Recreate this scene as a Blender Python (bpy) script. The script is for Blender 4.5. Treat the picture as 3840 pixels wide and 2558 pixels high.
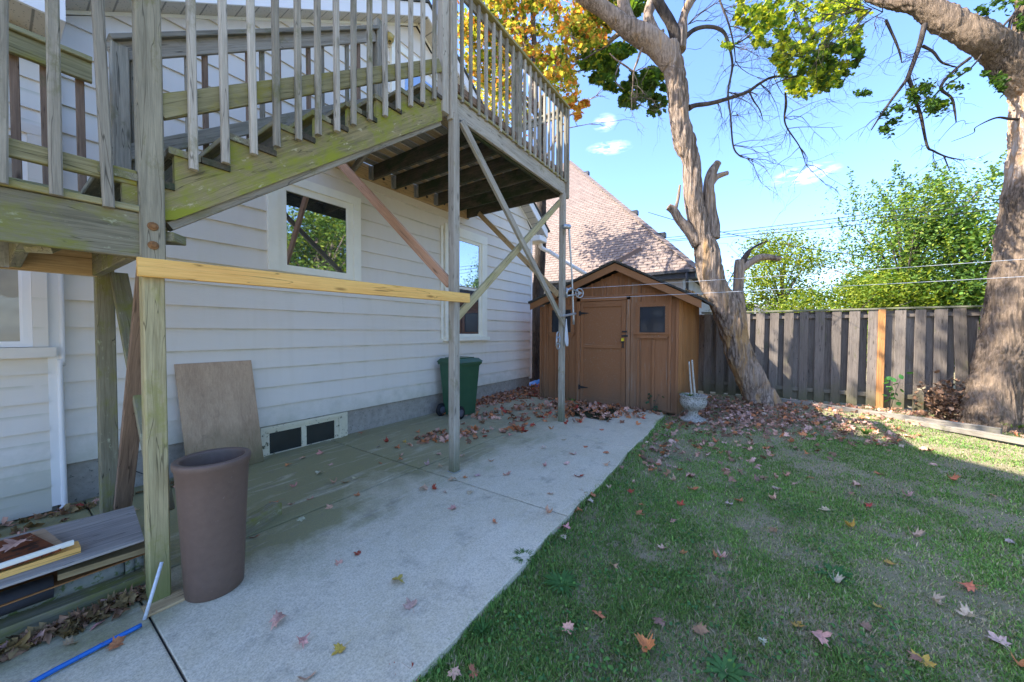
import bpy, math, random
import numpy as np
from mathutils import Vector, Matrix, noise as mnoise

for o in list(bpy.data.objects):
    bpy.data.objects.remove(o)
SC = bpy.context.scene
COL = SC.collection
RND = random.Random(11)
NPR = np.random.default_rng(5)
V = Vector

# ------------------------------------------------------------------ camera
F_PX, YAW, PITCH, ROLL, EYE = 1345.2, .60055, .024853, .0031, 1.5
cy, sy, cp, sp = math.cos(YAW), math.sin(YAW), math.cos(PITCH), math.sin(PITCH)
FW = V((cy * cp, sy * cp, -sp)); RT = V((sy, -cy, 0)); UP = RT.cross(FW)
R2 = RT * math.cos(ROLL) + UP * math.sin(ROLL)
U2 = -RT * math.sin(ROLL) + UP * math.cos(ROLL)
CAM = V((0, 0, EYE))
cd = bpy.data.cameras.new('camera'); cam = bpy.data.objects.new('camera', cd); COL.objects.link(cam)
cd.sensor_width = 36; cd.lens = 36 * F_PX / 3840; cd.clip_start = .05; cd.clip_end = 2000
M = Matrix.Identity(4)
for i in range(3):
    M[i][0] = R2[i]; M[i][1] = U2[i]; M[i][2] = -FW[i]; M[i][3] = CAM[i]
cam.matrix_world = M
SC.camera = cam

# surveying helpers: where a line of sight of the photograph meets a plane or a depth
PX = 3840 / 2354
def sight(x, y):
    return FW + R2 * ((x * PX - 1920) / F_PX) - U2 * ((y * PX - 1279) / F_PX)
def on(x, y, axis, val):
    d = sight(x, y); return CAM + d * ((val - CAM[axis]) / d[axis])
def deep(x, y, depth):
    return CAM + sight(x, y) * depth

# ------------------------------------------------------------------ light
SUN = V((-.62, .88, 1.05)).normalized()
SUN_EL = math.asin(SUN.z); SUN_AZ = math.atan2(SUN.x, SUN.y)
sd = bpy.data.lights.new('sun', 'SUN'); so = bpy.data.objects.new('sun', sd); COL.objects.link(so)
sd.energy = 2.0; sd.angle = math.radians(.5); sd.color = (1, .93, .82)
so.rotation_euler = SUN.to_track_quat('Z', 'Y').to_euler(); so.location = (0, 0, 30)
W = bpy.data.worlds.new('World'); SC.world = W; W.use_nodes = True
wn = W.node_tree.nodes; wl = W.node_tree.links
for n in list(wn): wn.remove(n)
wo = wn.new('ShaderNodeOutputWorld'); bg = wn.new('ShaderNodeBackground'); sky = wn.new('ShaderNodeTexSky')
sky.sky_type = 'NISHITA'; sky.sun_disc = False; sky.sun_elevation = SUN_EL; sky.sun_rotation = SUN_AZ
sky.air_density = 1.0; sky.dust_density = 1.2; sky.ozone_density = 8.0
bg.inputs[1].default_value = .15
# thin wisps of cirrus: masks round a few directions, broken up by noise
tc = wn.new('ShaderNodeTexCoord')
mp = wn.new('ShaderNodeMapping'); mp.inputs['Scale'].default_value = (14, 14, 46)
nz = wn.new('ShaderNodeTexNoise'); nz.inputs['Scale'].default_value = 2.6; nz.inputs['Detail'].default_value = 9; nz.inputs['Distortion'].default_value = .35
wl.new(tc.outputs['Generated'], mp.inputs[0]); wl.new(mp.outputs[0], nz.inputs[0])
total = None
def wmath(op, a, b=None, clamp=False):
    n = wn.new('ShaderNodeMath'); n.operation = op; n.use_clamp = clamp
    for i, v in enumerate((a, b)):
        if v is None: continue
        if isinstance(v, (int, float)): n.inputs[i].default_value = v
        else: wl.new(v, n.inputs[i])
    return n.outputs[0]
def wdot(vec):
    n = wn.new('ShaderNodeVectorMath'); n.operation = 'DOT_PRODUCT'; wl.new(tc.outputs['Generated'], n.inputs[0]); n.inputs[1].default_value = vec
    return n.outputs['Value']
for (cx, cyy, wx, wy, amt) in ((1390, 282, .026, .018, .5), (1400, 340, .050, .015, .55), (1850, 402, .052, .018, .75), (900, -900, .2, .05, .5)):
    d = sight(cx, cyy).normalized(); hx = d.cross(V((0, 0, 1))).normalized(); hy = hx.cross(d)
    a = wmath('DIVIDE', wdot(hx), wx); b = wmath('DIVIDE', wdot(hy), wy)
    r = wmath('SQRT', wmath('ADD', wmath('MULTIPLY', a, a), wmath('MULTIPLY', b, b)))
    m = wmath('MULTIPLY', wmath('SUBTRACT', 1.15, r, True), amt * .65)
    m = wmath('MULTIPLY', m, wmath('GREATER_THAN', wdot(d), .3))
    total = m if total is None else wmath('ADD', total, m)
mask = wmath('MULTIPLY', total, wmath('MULTIPLY', wmath('SUBTRACT', nz.outputs[0], .42, True), 2.6, True), True)
mixc = wn.new('ShaderNodeMixRGB'); mixc.inputs[2].default_value = (7.5, 7.6, 7.8, 1)
tint = wn.new('ShaderNodeMixRGB'); tint.blend_type = 'MULTIPLY'; tint.inputs[0].default_value = 1; tint.inputs[2].default_value = (.49, .465, .485, 1)
wl.new(sky.outputs[0], tint.inputs[1]); wl.new(mask, mixc.inputs[0]); wl.new(tint.outputs[0], mixc.inputs[1]); wl.new(mixc.outputs[0], bg.inputs[0]); wl.new(bg.outputs[0], wo.inputs[0])
SC.view_settings.view_transform = 'Standard'; SC.view_settings.look = 'None'
SC.view_settings.exposure = 3.05; SC.view_settings.gamma = 1; SC.view_settings.use_curve_mapping = False
SC.cycles.max_bounces = 8; SC.cycles.transparent_max_bounces = 8

# ------------------------------------------------------------------ materials
class NT:
    def __init__(s, name):
        s.m = bpy.data.materials.new(name); s.m.use_nodes = True
        s.n = s.m.node_tree.nodes; s.l = s.m.node_tree.links
        for n in list(s.n): s.n.remove(n)
        s.out = s.n.new('ShaderNodeOutputMaterial'); s.b = s.n.new('ShaderNodeBsdfPrincipled')
        s.l.new(s.b.outputs[0], s.out.inputs[0])
    def put(s, inp, v):
        if hasattr(v, 'links') or isinstance(v, bpy.types.NodeSocket): s.l.new(v, inp)
        else:
            if isinstance(v, (tuple, list)) and len(v) == 3 and inp.type == 'RGBA': v = (*v, 1)
            inp.default_value = v
    def coord(s, kind='Object', scale=(1, 1, 1), rnd=True):
        if kind == 'Position': o = s.n.new('ShaderNodeNewGeometry').outputs['Position']
        else: o = s.n.new('ShaderNodeTexCoord').outputs[kind]
        if rnd and kind == 'Object':
            oi = s.n.new('ShaderNodeObjectInfo'); m = s.n.new('ShaderNodeVectorMath'); m.operation = 'MULTIPLY_ADD'
            c = s.n.new('ShaderNodeCombineXYZ')
            for i in range(3): s.l.new(oi.outputs['Random'], c.inputs[i])
            s.l.new(c.outputs[0], m.inputs[0]); m.inputs[1].default_value = (37, 53, 71); s.l.new(o, m.inputs[2]); o = m.outputs[0]
        mp = s.n.new('ShaderNodeMapping'); mp.inputs['Scale'].default_value = scale; s.l.new(o, mp.inputs[0])
        return mp.outputs[0]
    def noise(s, co, scale, detail=5, rough=.55, dist=0):
        n = s.n.new('ShaderNodeTexNoise'); s.l.new(co, n.inputs['Vector']); n.inputs['Scale'].default_value = scale
        n.inputs['Detail'].default_value = detail; n.inputs['Roughness'].default_value = rough; n.inputs['Distortion'].default_value = dist
        return n.outputs[0]
    def voro(s, co, scale, feat='F1'):
        n = s.n.new('ShaderNodeTexVoronoi'); s.l.new(co, n.inputs['Vector']); n.inputs['Scale'].default_value = scale; n.feature = feat
        return n.outputs['Distance']
    def ramp(s, f, a, b, ca=(0, 0, 0), cb=(1, 1, 1)):
        n = s.n.new('ShaderNodeValToRGB'); s.l.new(f, n.inputs[0]); e = n.color_ramp.elements
        e[0].position = a; e[1].position = b; e[0].color = (*ca, 1); e[1].color = (*cb, 1)
        return n.outputs[0]
    def mix(s, f, a, b, mode='MIX'):
        n = s.n.new('ShaderNodeMixRGB'); n.blend_type = mode
        s.put(n.inputs[0], f); s.put(n.inputs[1], a); s.put(n.inputs[2], b); return n.outputs[0]
    def math(s, op, a, b=0.0, clamp=False):
        n = s.n.new('ShaderNodeMath'); n.operation = op; n.use_clamp = clamp; s.put(n.inputs[0], a); s.put(n.inputs[1], b); return n.outputs[0]
    def rnd(s):
        return s.n.new('ShaderNodeObjectInfo').outputs['Random']
    def bump(s, h, strength=.3, dist=.01):
        n = s.n.new('ShaderNodeBump'); n.inputs['Strength'].default_value = strength; n.inputs['Distance'].default_value = dist
        s.l.new(h, n.inputs['Height']); s.l.new(n.outputs[0], s.b.inputs['Normal'])
    def fin(s, col, rough=.8, spec=.3):
        s.put(s.b.inputs['Base Color'], col); s.put(s.b.inputs['Roughness'], rough); s.b.inputs['Specular IOR Level'].default_value = spec
        return s.m
    def axis(s, i, kind='Position'):
        o = s.n.new('ShaderNodeNewGeometry').outputs['Position'] if kind == 'Position' else s.n.new('ShaderNodeTexCoord').outputs[kind]
        n = s.n.new('ShaderNodeSeparateXYZ'); s.l.new(o, n.inputs[0]); return n.outputs[i]

def wood(name, light, dark, moss=None, amount=.5, vary=.25, lichen=None, rough=.85, knots=True, foot=None):
    t = NT(name)
    g = t.noise(t.coord('Object', (3.0, 55, 55)), 1.0, 6, .65, .6)
    f = t.noise(t.coord('Object', (10, 260, 260)), 1.0, 3, .6)
    c = t.mix(t.ramp(g, .34, .66), dark, light)
    big = t.noise(t.coord('Object', (1.2, 6, 6)), 1.0, 4)
    c = t.mix(t.math('MULTIPLY', t.ramp(big, .35, .7), .45), c, tuple(min(1, x * 1.35) for x in light))
    c = t.mix(t.math('MULTIPLY', t.ramp(f, .45, .7), .25), c, tuple(x * .5 for x in dark))
    v = t.math('ADD', t.math('MULTIPLY', t.rnd(), vary), 1 - vary / 2)
    c = t.mix(1.0, c, t.ramp(v, 0, 1), 'MULTIPLY') if False else t.mix(t.math('MULTIPLY', t.rnd(), vary), c, tuple(x * .5 for x in dark))
    if knots:
        k = t.voro(t.coord('Object', (2.2, 9, 9)), 1.0)
        c = t.mix(t.ramp(k, .05, .14, (.8, .8, .8), (0, 0, 0)), c, tuple(x * .35 for x in dark))
        cr = t.noise(t.coord('Object', (1.1, 22, 22)), 1.0, 2, .4, .3)
        c = t.mix(t.ramp(t.math('ABSOLUTE', t.math('SUBTRACT', cr, .5)), .002, .008, (.75, .75, .75), (0, 0, 0)), c, tuple(x * .2 for x in dark))
    if moss:
        mm = t.noise(t.coord('Object', (3.2, 6, 6)), 1.0, 9, .72, .3)
        c = t.mix(t.ramp(mm, .62 - amount * .3, .74 - amount * .2), c, moss)
    if lichen:
        mm = t.noise(t.coord('Object', (9, 22, 22)), 1.0, 6, .7)
        c = t.mix(t.ramp(mm, .6, .68), c, lichen)
    if foot:
        z = t.axis(2); zn = t.math('ADD', z, t.math('MULTIPLY', t.noise(t.coord('Position', (6, 6, 3)), 1.0), .5))
        c = t.mix(t.ramp(zn, .28, .75, (.85, .85, .85), (0, 0, 0)), c, foot)
    h = t.mix(.4, g, f)
    t.bump(h, .55, .004)
    return t.fin(c, rough, .2)

GREYG = wood('weathered_grey_wood', (.37, .33, .25), (.17, .15, .11), (.16, .15, .07), .25)
GREYL = wood('weathered_pale_wood', (.50, .45, .36), (.27, .235, .18), (.22, .20, .11), .2, foot=(.12, .13, .07))
POSTG = wood('near_post_wood', (.52, .44, .24), (.29, .24, .12), (.30, .28, .085), .30, foot=(.17, .19, .06))
POSTU = wood('upper_post_wood', (.36, .32, .22), (.18, .16, .11), (.16, .145, .045), .35)
MOSSY = wood('mossy_stringer_wood', (.36, .29, .14), (.17, .15, .07), (.25, .26, .03), .62, lichen=(.48, .42, .26))
MOSSB = wood('mossy_beam_wood', (.30, .27, .18), (.15, .135, .085), (.20, .20, .05), .45, lichen=(.38, .38, .24))
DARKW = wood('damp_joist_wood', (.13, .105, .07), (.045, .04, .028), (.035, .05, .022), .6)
TANW = wood('tan_ledger_wood', (.58, .42, .23), (.38, .25, .12), (.16, .10, .05), .2)
PINE = wood('new_pine', (.92, .52, .16), (.76, .38, .09), None, 0, .05, rough=.6)
REDW = wood('reddish_brace_wood', (.64, .38, .24), (.46, .24, .14), None, 0, .1, rough=.7)
BROWNB = wood('brown_baluster_wood', (.31, .21, .14), (.15, .10, .07), (.15, .14, .07), .15)
RAILM = wood('mossy_rail_wood', (.36, .32, .17), (.18, .16, .075), (.26, .23, .04), .38)
FENCEW = wood('fence_wood', (.27, .225, .185), (.13, .107, .088), (.13, .12, .07), .15, .55, foot=(.12, .11, .055))
FENCEO = wood('orange_fence_post_wood', (.55, .27, .10), (.33, .14, .05), None, 0, .05)
PLYW = wood('plywood', (.60, .42, .27), (.44, .29, .18), (.30, .20, .13), .12, knots=False, foot=(.12, .11, .05))
GPLY = wood('grey_plywood', (.38, .35, .31), (.20, .18, .16), None, 0, .05)
TIMB = wood('edging_timber', (.33, .29, .235), (.17, .15, .12), (.16, .15, .08), .2)
PART = wood('particle_board', (.30, .23, .12), (.17, .12, .06), None, 0, .05, knots=False)

def shedwood(name, light, dark, wear):
    t = NT(name)
    g = t.noise(t.coord('Object', (2.5, 60, 60)), 1.0, 6, .65, .5)
    c = t.mix(t.ramp(g, .3, .7), dark, light)
    w = t.noise(t.coord('Object', (1.6, 34, 34)), 1.0, 6, .7, .4)
    c = t.mix(t.ramp(w, .68 - wear * .12, .75 - wear * .08), c, (.36, .26, .19))
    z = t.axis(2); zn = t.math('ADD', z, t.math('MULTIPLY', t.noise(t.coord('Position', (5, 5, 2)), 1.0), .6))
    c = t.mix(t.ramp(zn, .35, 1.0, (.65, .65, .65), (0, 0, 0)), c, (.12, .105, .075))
    c = t.mix(t.math('MULTIPLY', t.rnd(), .45), c, tuple(x * .5 for x in light))
    t.bump(g, .4, .004)
    return t.fin(c, .75, .25)
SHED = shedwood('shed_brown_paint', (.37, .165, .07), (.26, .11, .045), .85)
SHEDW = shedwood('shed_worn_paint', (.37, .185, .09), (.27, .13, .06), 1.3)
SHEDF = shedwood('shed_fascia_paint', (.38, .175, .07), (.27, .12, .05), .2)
SHED_LIT = shedwood('shed_lit_side_paint', (.46, .215, .075), (.31, .14, .045), .1)  # brighter copy of the shed brown, paints in the light on the side

def simple(name, col, rough=.6, spec=.4, metal=0, nscale=8, vary=.25, bump=.15, stain=None, stain_at=.62):
    t = NT(name)
    n = t.noise(t.coord('Position', (1, 1, 1)), nscale, 6, .6)
    c = t.mix(t.ramp(n, .3, .7), tuple(x * (1 - vary) for x in col), col)
    if stain:
        s2 = t.noise(t.coord('Position', (1, 1, 1)), nscale * 2.7, 7, .7)
        c = t.mix(t.ramp(s2, stain_at, stain_at + .06), c, stain)
    if bump: t.bump(n, bump, .005)
    t.b.inputs['Metallic'].default_value = metal
    return t.fin(c, rough, spec)

t = NT('grey_siding_paint')
gr = t.noise(t.coord('Position', (7, 1, 110)), 1.0, 4, .6, 1.0)
pt = t.noise(t.coord('Position', (1, 1, 1)), .8, 4)
c = t.mix(t.ramp(pt, .35, .65), (.74, .68, .60), (.76, .69, .585))
st = t.noise(t.coord('Position', (9, 1, .9)), 1.0, 4)
c = t.mix(t.math('MULTIPLY', t.ramp(st, .5, .75), .12), c, (.52, .46, .32))
sp_ = t.noise(t.coord('Position', (1, 1, 1)), 46, 5, .7)
c = t.mix(t.ramp(sp_, .74, .78), c, (.16, .15, .12))
c = t.mix(t.math('MULTIPLY', t.rnd(), .05), c, (.52, .48, .42))
zg = t.math('ADD', t.axis(2), t.math('MULTIPLY', t.noise(t.coord('Position', (5, 1, 5)), 1.0, 6, .7), .7))
c = t.mix(t.ramp(zg, .62, .95, (.6, .6, .6), (0, 0, 0)), c, (.42, .41, .30))
lapz = t.math('FRACT', t.math('DIVIDE', t.math('SUBTRACT', t.axis(2), .36), .234))
lg = t.math('MULTIPLY', t.ramp(lapz, .86, 1.0), t.ramp(t.noise(t.coord('Position', (3, 1, 1)), 1.0, 4), .45, .6))
c = t.mix(t.math('MULTIPLY', lg, .5), c, (.42, .41, .26))
t.bump(gr, .35, .004)
SIDING = t.fin(c, .6, .3)
t = NT('warm_trim_siding')
TRIM = simple('cream_window_trim', (.90, .86, .72), .5, .4, nscale=5, vary=.08, bump=.05, stain=(.42, .40, .26), stain_at=.66)
TRIMD = simple('dirty_basement_trim', (.70, .64, .46), .6, .3, nscale=7, vary=.15, stain=(.10, .09, .05), stain_at=.58)
WHITE = simple('white_aluminium', (.84, .81, .77), .45, .5, nscale=3, vary=.05, bump=0)
t = NT('perforated_soffit')
vv = t.voro(t.coord('Position', (1, 1, 0.001)), 42)
seam = t.math('ABSOLUTE', t.math('SUBTRACT', t.math('FRACT', t.math('MULTIPLY', t.axis(0), 6.5)), .5))
c = t.mix(t.ramp(vv, .14, .2, (.85, .85, .85), (0, 0, 0)), (.62, .56, .46), (.13, .11, .09))
c = t.mix(t.ramp(seam, .03, .06, (.8, .8, .8), (0, 0, 0)), c, (.18, .17, .15))
SOFF = t.fin(c, .6, .3)
FOUND = simple('painted_foundation', (.40, .365, .31), .85, .2, nscale=14, vary=.3, bump=.6, stain=(.08, .085, .07), stain_at=.60)
BLACKM = simple('black_iron', (.02, .02, .022), .5, .4, nscale=20)
GALV = simple('galvanised_metal', (.52, .54, .54), .42, .5, metal=.7, nscale=60, vary=.35)
RUSTN = simple('rusty_bolt', (.30, .15, .06), .8, .2, nscale=60, vary=.5)
PLAST = simple('brown_plastic', (.155, .098, .070), .52, .4, nscale=30, vary=.15, bump=.08, stain=(.26, .20, .17), stain_at=.64)
BINM = simple('green_bin_plastic', (.032, .10, .052), .42, .45, nscale=6, vary=.2, bump=.03)
BLUEH = simple('blue_hose_rubber', (.01, .14, .48), .4, .5, nscale=12, vary=.2, stain=(.06, .03, .06), stain_at=.6)
TARP = simple('blue_tarp', (.05, .22, .55), .5, .4, nscale=9, vary=.3)
URNM = simple('weathered_white_concrete', (.46, .43, .37), .85, .2, nscale=16, vary=.35, bump=.8, stain=(.13, .13, .10), stain_at=.52)
RUBBER = simple('black_rubber', (.018, .018, .02), .7, .3)
RUSTP = simple('rust_red_panel', (.25, .065, .02), .7, .2, nscale=7, vary=.7, stain=(.05, .02, .012), stain_at=.5)
PIPEM = simple('mossy_grey_pipe', (.30, .32, .28), .6, .3, nscale=9, vary=.45, stain=(.10, .14, .05), stain_at=.52)
PIPED = simple('dark_pipe', (.07, .07, .08), .5, .4, nscale=9, vary=.45)
ROPE = simple('white_rope', (.70, .72, .74), .8, .2, nscale=80)
YELL = simple('yellow_padlock', (.75, .55, .02), .5, .4)
DARKR = simple('dark_trim_paint', (.035, .038, .045), .5, .4)
WIREM = simple('dark_cable', (.03, .03, .035), .6, .3)
LINEM = simple('pale_cord', (.55, .57, .60), .6, .3)
STICK = simple('birch_stick', (.48, .44, .36), .8, .2, nscale=30, vary=.3, stain=(.1, .09, .07), stain_at=.6)
MATM = simple('mossy_door_mat', (.045, .05, .025), .95, .1, nscale=40, vary=.6, bump=1.0)
LAMPG = simple('yellowed_lamp_glass', (.52, .40, .12), .35, .5)
CURT = simple('pale_curtain', (.50, .48, .42), .9, .1, nscale=5, vary=.3)
BEIGEW = simple('beige_block', (.55, .45, .30), .8, .2)
WALLN = simple('neighbour_wall', (.50, .50, .52), .8, .2, nscale=2)
FARRF = simple('far_roof', (.35, .35, .37), .8, .2)

def glass(name, col, refl, rough=.02):
    t = NT(name)
    g = t.n.new('ShaderNodeBsdfGlossy'); g.inputs['Roughness'].default_value = rough; g.inputs['Color'].default_value = (.95, .97, 1, 1)
    fr = t.n.new('ShaderNodeFresnel'); fr.inputs['IOR'].default_value = 1.5
    f = t.math('ADD', t.math('MULTIPLY', fr.outputs[0], 1.0), refl, True)
    n = t.noise(t.coord('Position', (1, 1, 1)), 2.2, 3)
    t.fin(t.mix(t.ramp(n, .4, .65), tuple(x * .5 for x in col), col), .4, .3)
    wv = t.noise(t.coord('Position', (1, 1, 1)), 1.3, 1)
    bp = t.n.new('ShaderNodeBump'); bp.inputs['Strength'].default_value = .08; bp.inputs['Distance'].default_value = .01
    t.l.new(wv, bp.inputs['Height']); t.l.new(bp.outputs[0], g.inputs['Normal'])
    mx = t.n.new('ShaderNodeMixShader'); t.l.new(f, mx.inputs[0]); t.l.new(t.b.outputs[0], mx.inputs[1]); t.l.new(g.outputs[0], mx.inputs[2])
    t.l.new(mx.outputs[0], t.out.inputs[0]); return t.m
GLASS = glass('window_glass', (.03, .032, .03), .40)
GLASSB = glass('blue_window_glass', (.05, .07, .09), .40)
GLASSC = glass('curtained_window_glass', (.46, .42, .33), .0)
GLASSD = glass('dusty_dark_glass', (.018, .022, .022), .03, .15)
GLASSE = glass('shed_window_glass', (.016, .022, .034), -.03, .08)

# concrete patio: grey with green algae towards the wall and pale streaks
t = NT('patio_concrete')
P1 = t.coord('Position', (1, 1, 1))
a = t.noise(P1, 1.1, 6, .6); b = t.noise(P1, 9, 8, .7); d = t.noise(P1, 120, 3, .7)
c = t.mix(t.ramp(a, .35, .65), (.58, .505, .34), (.68, .60, .44))
c = t.mix(t.math('MULTIPLY', t.ramp(b, .35, .7), .5), c, (.74, .67, .52))
yy = t.axis(1); xx = t.axis(0)
al = t.math('ADD', yy, t.math('MULTIPLY', t.math('SUBTRACT', a, .5), 2.6)); al = t.math('ADD', al, t.math('MULTIPLY', t.math('SUBTRACT', b, .5), .9))
green = t.ramp(t.math('DIVIDE', al, 5.0), .47, .60)
fade = t.ramp(t.math('DIVIDE', xx, 8.0), .30, .75, (1, 1, 1), (.5, .5, .5))
c = t.mix(t.math('MULTIPLY', t.math('MULTIPLY', green, fade), .85), c, (.225, .215, .075))
stq = t.noise(t.coord('Position', (.9, 5, 1)), 1.6, 6, .6, .8)
c = t.mix(t.math('MULTIPLY', t.ramp(stq, .55, .72), .45), c, (.78, .71, .56))
sc2 = t.noise(P1, 3.7, 9, .75); c = t.mix(t.math('MULTIPLY', t.ramp(sc2, .54, .70), .6), c, (.22, .20, .16))
c = t.mix(t.math('MULTIPLY', t.ramp(d, .35, .6, (1, 1, 1), (0, 0, 0)), .45), c, (.17, .15, .12))
t.bump(t.mix(.5, b, d), .7, .008)
CONC = t.fin(c, .88, .2)
t = NT('lawn_soil')
P1 = t.coord('Position', (1, 1, 1)); a = t.noise(P1, 1.6, 7, .65); b = t.noise(P1, 28, 6, .75); d = t.noise(P1, 150, 3, .7)
c = t.mix(t.ramp(a, .4, .62), (.20, .165, .095), (.34, .28, .17)); c = t.mix(t.ramp(b, .4, .7), c, (.14, .125, .06)); c = t.mix(t.math('MULTIPLY', t.ramp(d, .5, .7), .6), c, (.44, .36, .26))
gg = t.noise(P1, .9, 5, .6); c = t.mix(t.math('MULTIPLY', t.ramp(gg, .40, .6), .4), c, (.11, .15, .045))
f2 = t.noise(t.coord('Position', (1, 1, 1)), 420, 2, .6); c = t.mix(t.ramp(f2, .45, .62), c, (.42, .35, .23))
t.bump(t.mix(.5, b, d), 1.0, .02); SOIL = t.fin(c, .95, .1)

def attr_leaf(name, trans=.35, rough=.6):
    t = NT(name)
    at = t.n.new('ShaderNodeAttribute'); at.attribute_name = 'col'
    t.fin(at.outputs['Color'], rough, .25)
    if trans:
        tr = t.n.new('ShaderNodeBsdfTranslucent'); t.l.new(t.mix(1, at.outputs['Color'], (1.0, 1.0, .55), 'MULTIPLY'), tr.inputs[0])
        mx = t.n.new('ShaderNodeMixShader'); mx.inputs[0].default_value = trans
        t.l.new(t.b.outputs[0], mx.inputs[1]); t.l.new(tr.outputs[0], mx.inputs[2]); t.l.new(mx.outputs[0], t.out.inputs[0])
    return t.m
LEAFM = attr_leaf('tree_leaf', .5); GRASSM = attr_leaf('grass_blade', .3); LITTER = attr_leaf('leaf_litter_mat', .1, .8)

def bark(name, light, dark, ridge, scale=(7, 7, 1.6), orange=None, depth=.05):
    t = NT(name)
    co = t.coord('Position', scale)
    n = t.noise(co, 1.0, 9, .68, .9); f = t.noise(t.coord('Position', (28, 28, 5)), 1.0, 6, .7, .5)
    c = t.mix(t.ramp(n, .42, .56), dark, light)
    c = t.mix(t.math('MULTIPLY', t.ramp(f, .4, .65, (1, 1, 1), (0, 0, 0)), .6), c, tuple(x * .6 for x in dark))
    b = t.noise(t.coord('Position', (1.4, 1.4, .7)), 1.0, 5, .6)
    c = t.mix(t.math('MULTIPLY', t.ramp(b, .45, .7), .55), c, tuple(min(1, x * 1.25) for x in light))
    if orange:
        o2 = t.math('SUBTRACT', t.noise(t.coord('Position', (5, 5, .9)), 1.0, 6, .65, .7), t.math('MULTIPLY', t.ramp(t.math('DIVIDE', t.axis(2), 5.0), .3, .7), .12))
        c = t.mix(t.math('MULTIPLY', t.ramp(o2, .45, .60), .85), c, orange)
    if name == 'furrowed_bark':
        z = t.math('ADD', t.axis(2), t.math('MULTIPLY', t.noise(t.coord('Position', (7, 7, 1.2)), 1.0), 1.2))
        m = t.math('MULTIPLY', t.ramp(t.math('DIVIDE', z, 8.0), .55, .58), t.ramp(t.math('DIVIDE', z, 8.0), .74, .77, (1, 1, 1), (0, 0, 0)))
        c = t.mix(t.math('MULTIPLY', m, .8), c, t.mix(t.ramp(f, .4, .6), (.50, .30, .16), (.58, .48, .40)))
    t.bump(t.mix(.5, n, f), ridge, depth)
    return t.fin(c, .9, .15)
DEADB = bark('bare_dead_wood', (.46, .35, .265), (.14, .10, .07), 1.0, (26, 26, 1.6), (.44, .26, .11), .05)
BIGB = bark('furrowed_bark', (.30, .22, .155), (.075, .055, .038), 1.0, (42, 42, 4.5), None, .06)
DARKB = bark('dark_bark', (.10, .08, .065), (.04, .032, .026), .9, (14, 14, 4))
TWIGM = bark('twig_bark', (.15, .12, .10), (.06, .05, .045), .4)
GREYB = bark('grey_maple_bark', (.28, .23, .20), (.13, .10, .09), .6)

def shingle_mat(name, rnd_attr):
    t = NT(name)
    n = t.noise(t.coord('Position', (1, 1, 1)), 3, 5); f = t.noise(t.coord('Position', (1, 1, 1)), 90, 3, .7)
    c = t.mix(t.ramp(n, .35, .65), (.18, .142, .122), (.255, .205, .175))
    if rnd_attr:
        at = t.n.new('ShaderNodeAttribute'); at.attribute_name = 'col'; r = at.outputs['Fac']
    else: r = t.rnd()
    c = t.mix(t.math('MULTIPLY', r, .4), c, (.19, .13, .11)); c = t.mix(t.math('MULTIPLY', f, .25), c, (.34, .26, .22))
    t.bump(f, .5, .004); return t.fin(c, .92, .15)
SHINGA = shingle_mat('roof_shingle', False); SHINGB = shingle_mat('roof_shingle_far', True)
t = NT('old_dark_shingle'); n = t.noise(t.coord('Position', (1, 1, 1)), 25, 6, .7)
t.bump(n, .9, .01); OLDSH = t.fin(t.mix(t.ramp(n, .35, .65), (.05, .05, .045), (.14, .135, .12)), .95, .1)

# ------------------------------------------------------------------ object helpers
WM = {}
def mesh(name, vs, fs, mat=None, smooth=False):
    me = bpy.data.meshes.new(name); me.from_pydata([tuple(v) for v in vs], [], fs)
    if mat: me.materials.append(mat)
    if smooth: me.polygons.foreach_set('use_smooth', [True] * len(me.polygons))
    me.update(); return me
def link(name, data, parent=None, Mw=None):
    o = bpy.data.objects.new(name, data); COL.objects.link(o)
    Mw = Mw or Matrix.Identity(4); WM[o.name] = Mw
    if parent is not None:
        o.parent = parent; o.matrix_local = WM[parent.name].inverted() @ Mw
    else: o.matrix_local = Mw
    return o
def tag(o, label=None, cat=None, group=None, kind=None):
    if label: o['label'] = label
    if cat: o['category'] = cat
    if group: o['group'] = group
    if kind: o['kind'] = kind
    return o
def empty(name, loc, label, cat, group=None):
    return tag(link(name, None, None, Matrix.Translation(V(loc))), label, cat, group)
def solid(name, vs, fs, mat, parent=None, smooth=False, origin=None):
    """mesh given in world coordinates; its origin is moved to the centre of its base"""
    if origin is None:
        xs = [v[0] for v in vs]; ys = [v[1] for v in vs]; zs = [v[2] for v in vs]
        origin = V(((min(xs) + max(xs)) / 2, (min(ys) + max(ys)) / 2, min(zs)))
    origin = V(origin)
    return link(name, mesh(name, [V(v) - origin for v in vs], fs, mat, smooth), parent, Matrix.Translation(origin))
BOXF = [(0, 3, 2, 1), (4, 5, 6, 7), (0, 1, 5, 4), (1, 2, 6, 5), (2, 3, 7, 6), (3, 0, 4, 7)]
def boxv(a, b):
    x0, y0, z0 = a; x1, y1, z1 = b
    return [(x0, y0, z0), (x1, y0, z0), (x1, y1, z0), (x0, y1, z0), (x0, y0, z1), (x1, y0, z1), (x1, y1, z1), (x0, y1, z1)]
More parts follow.
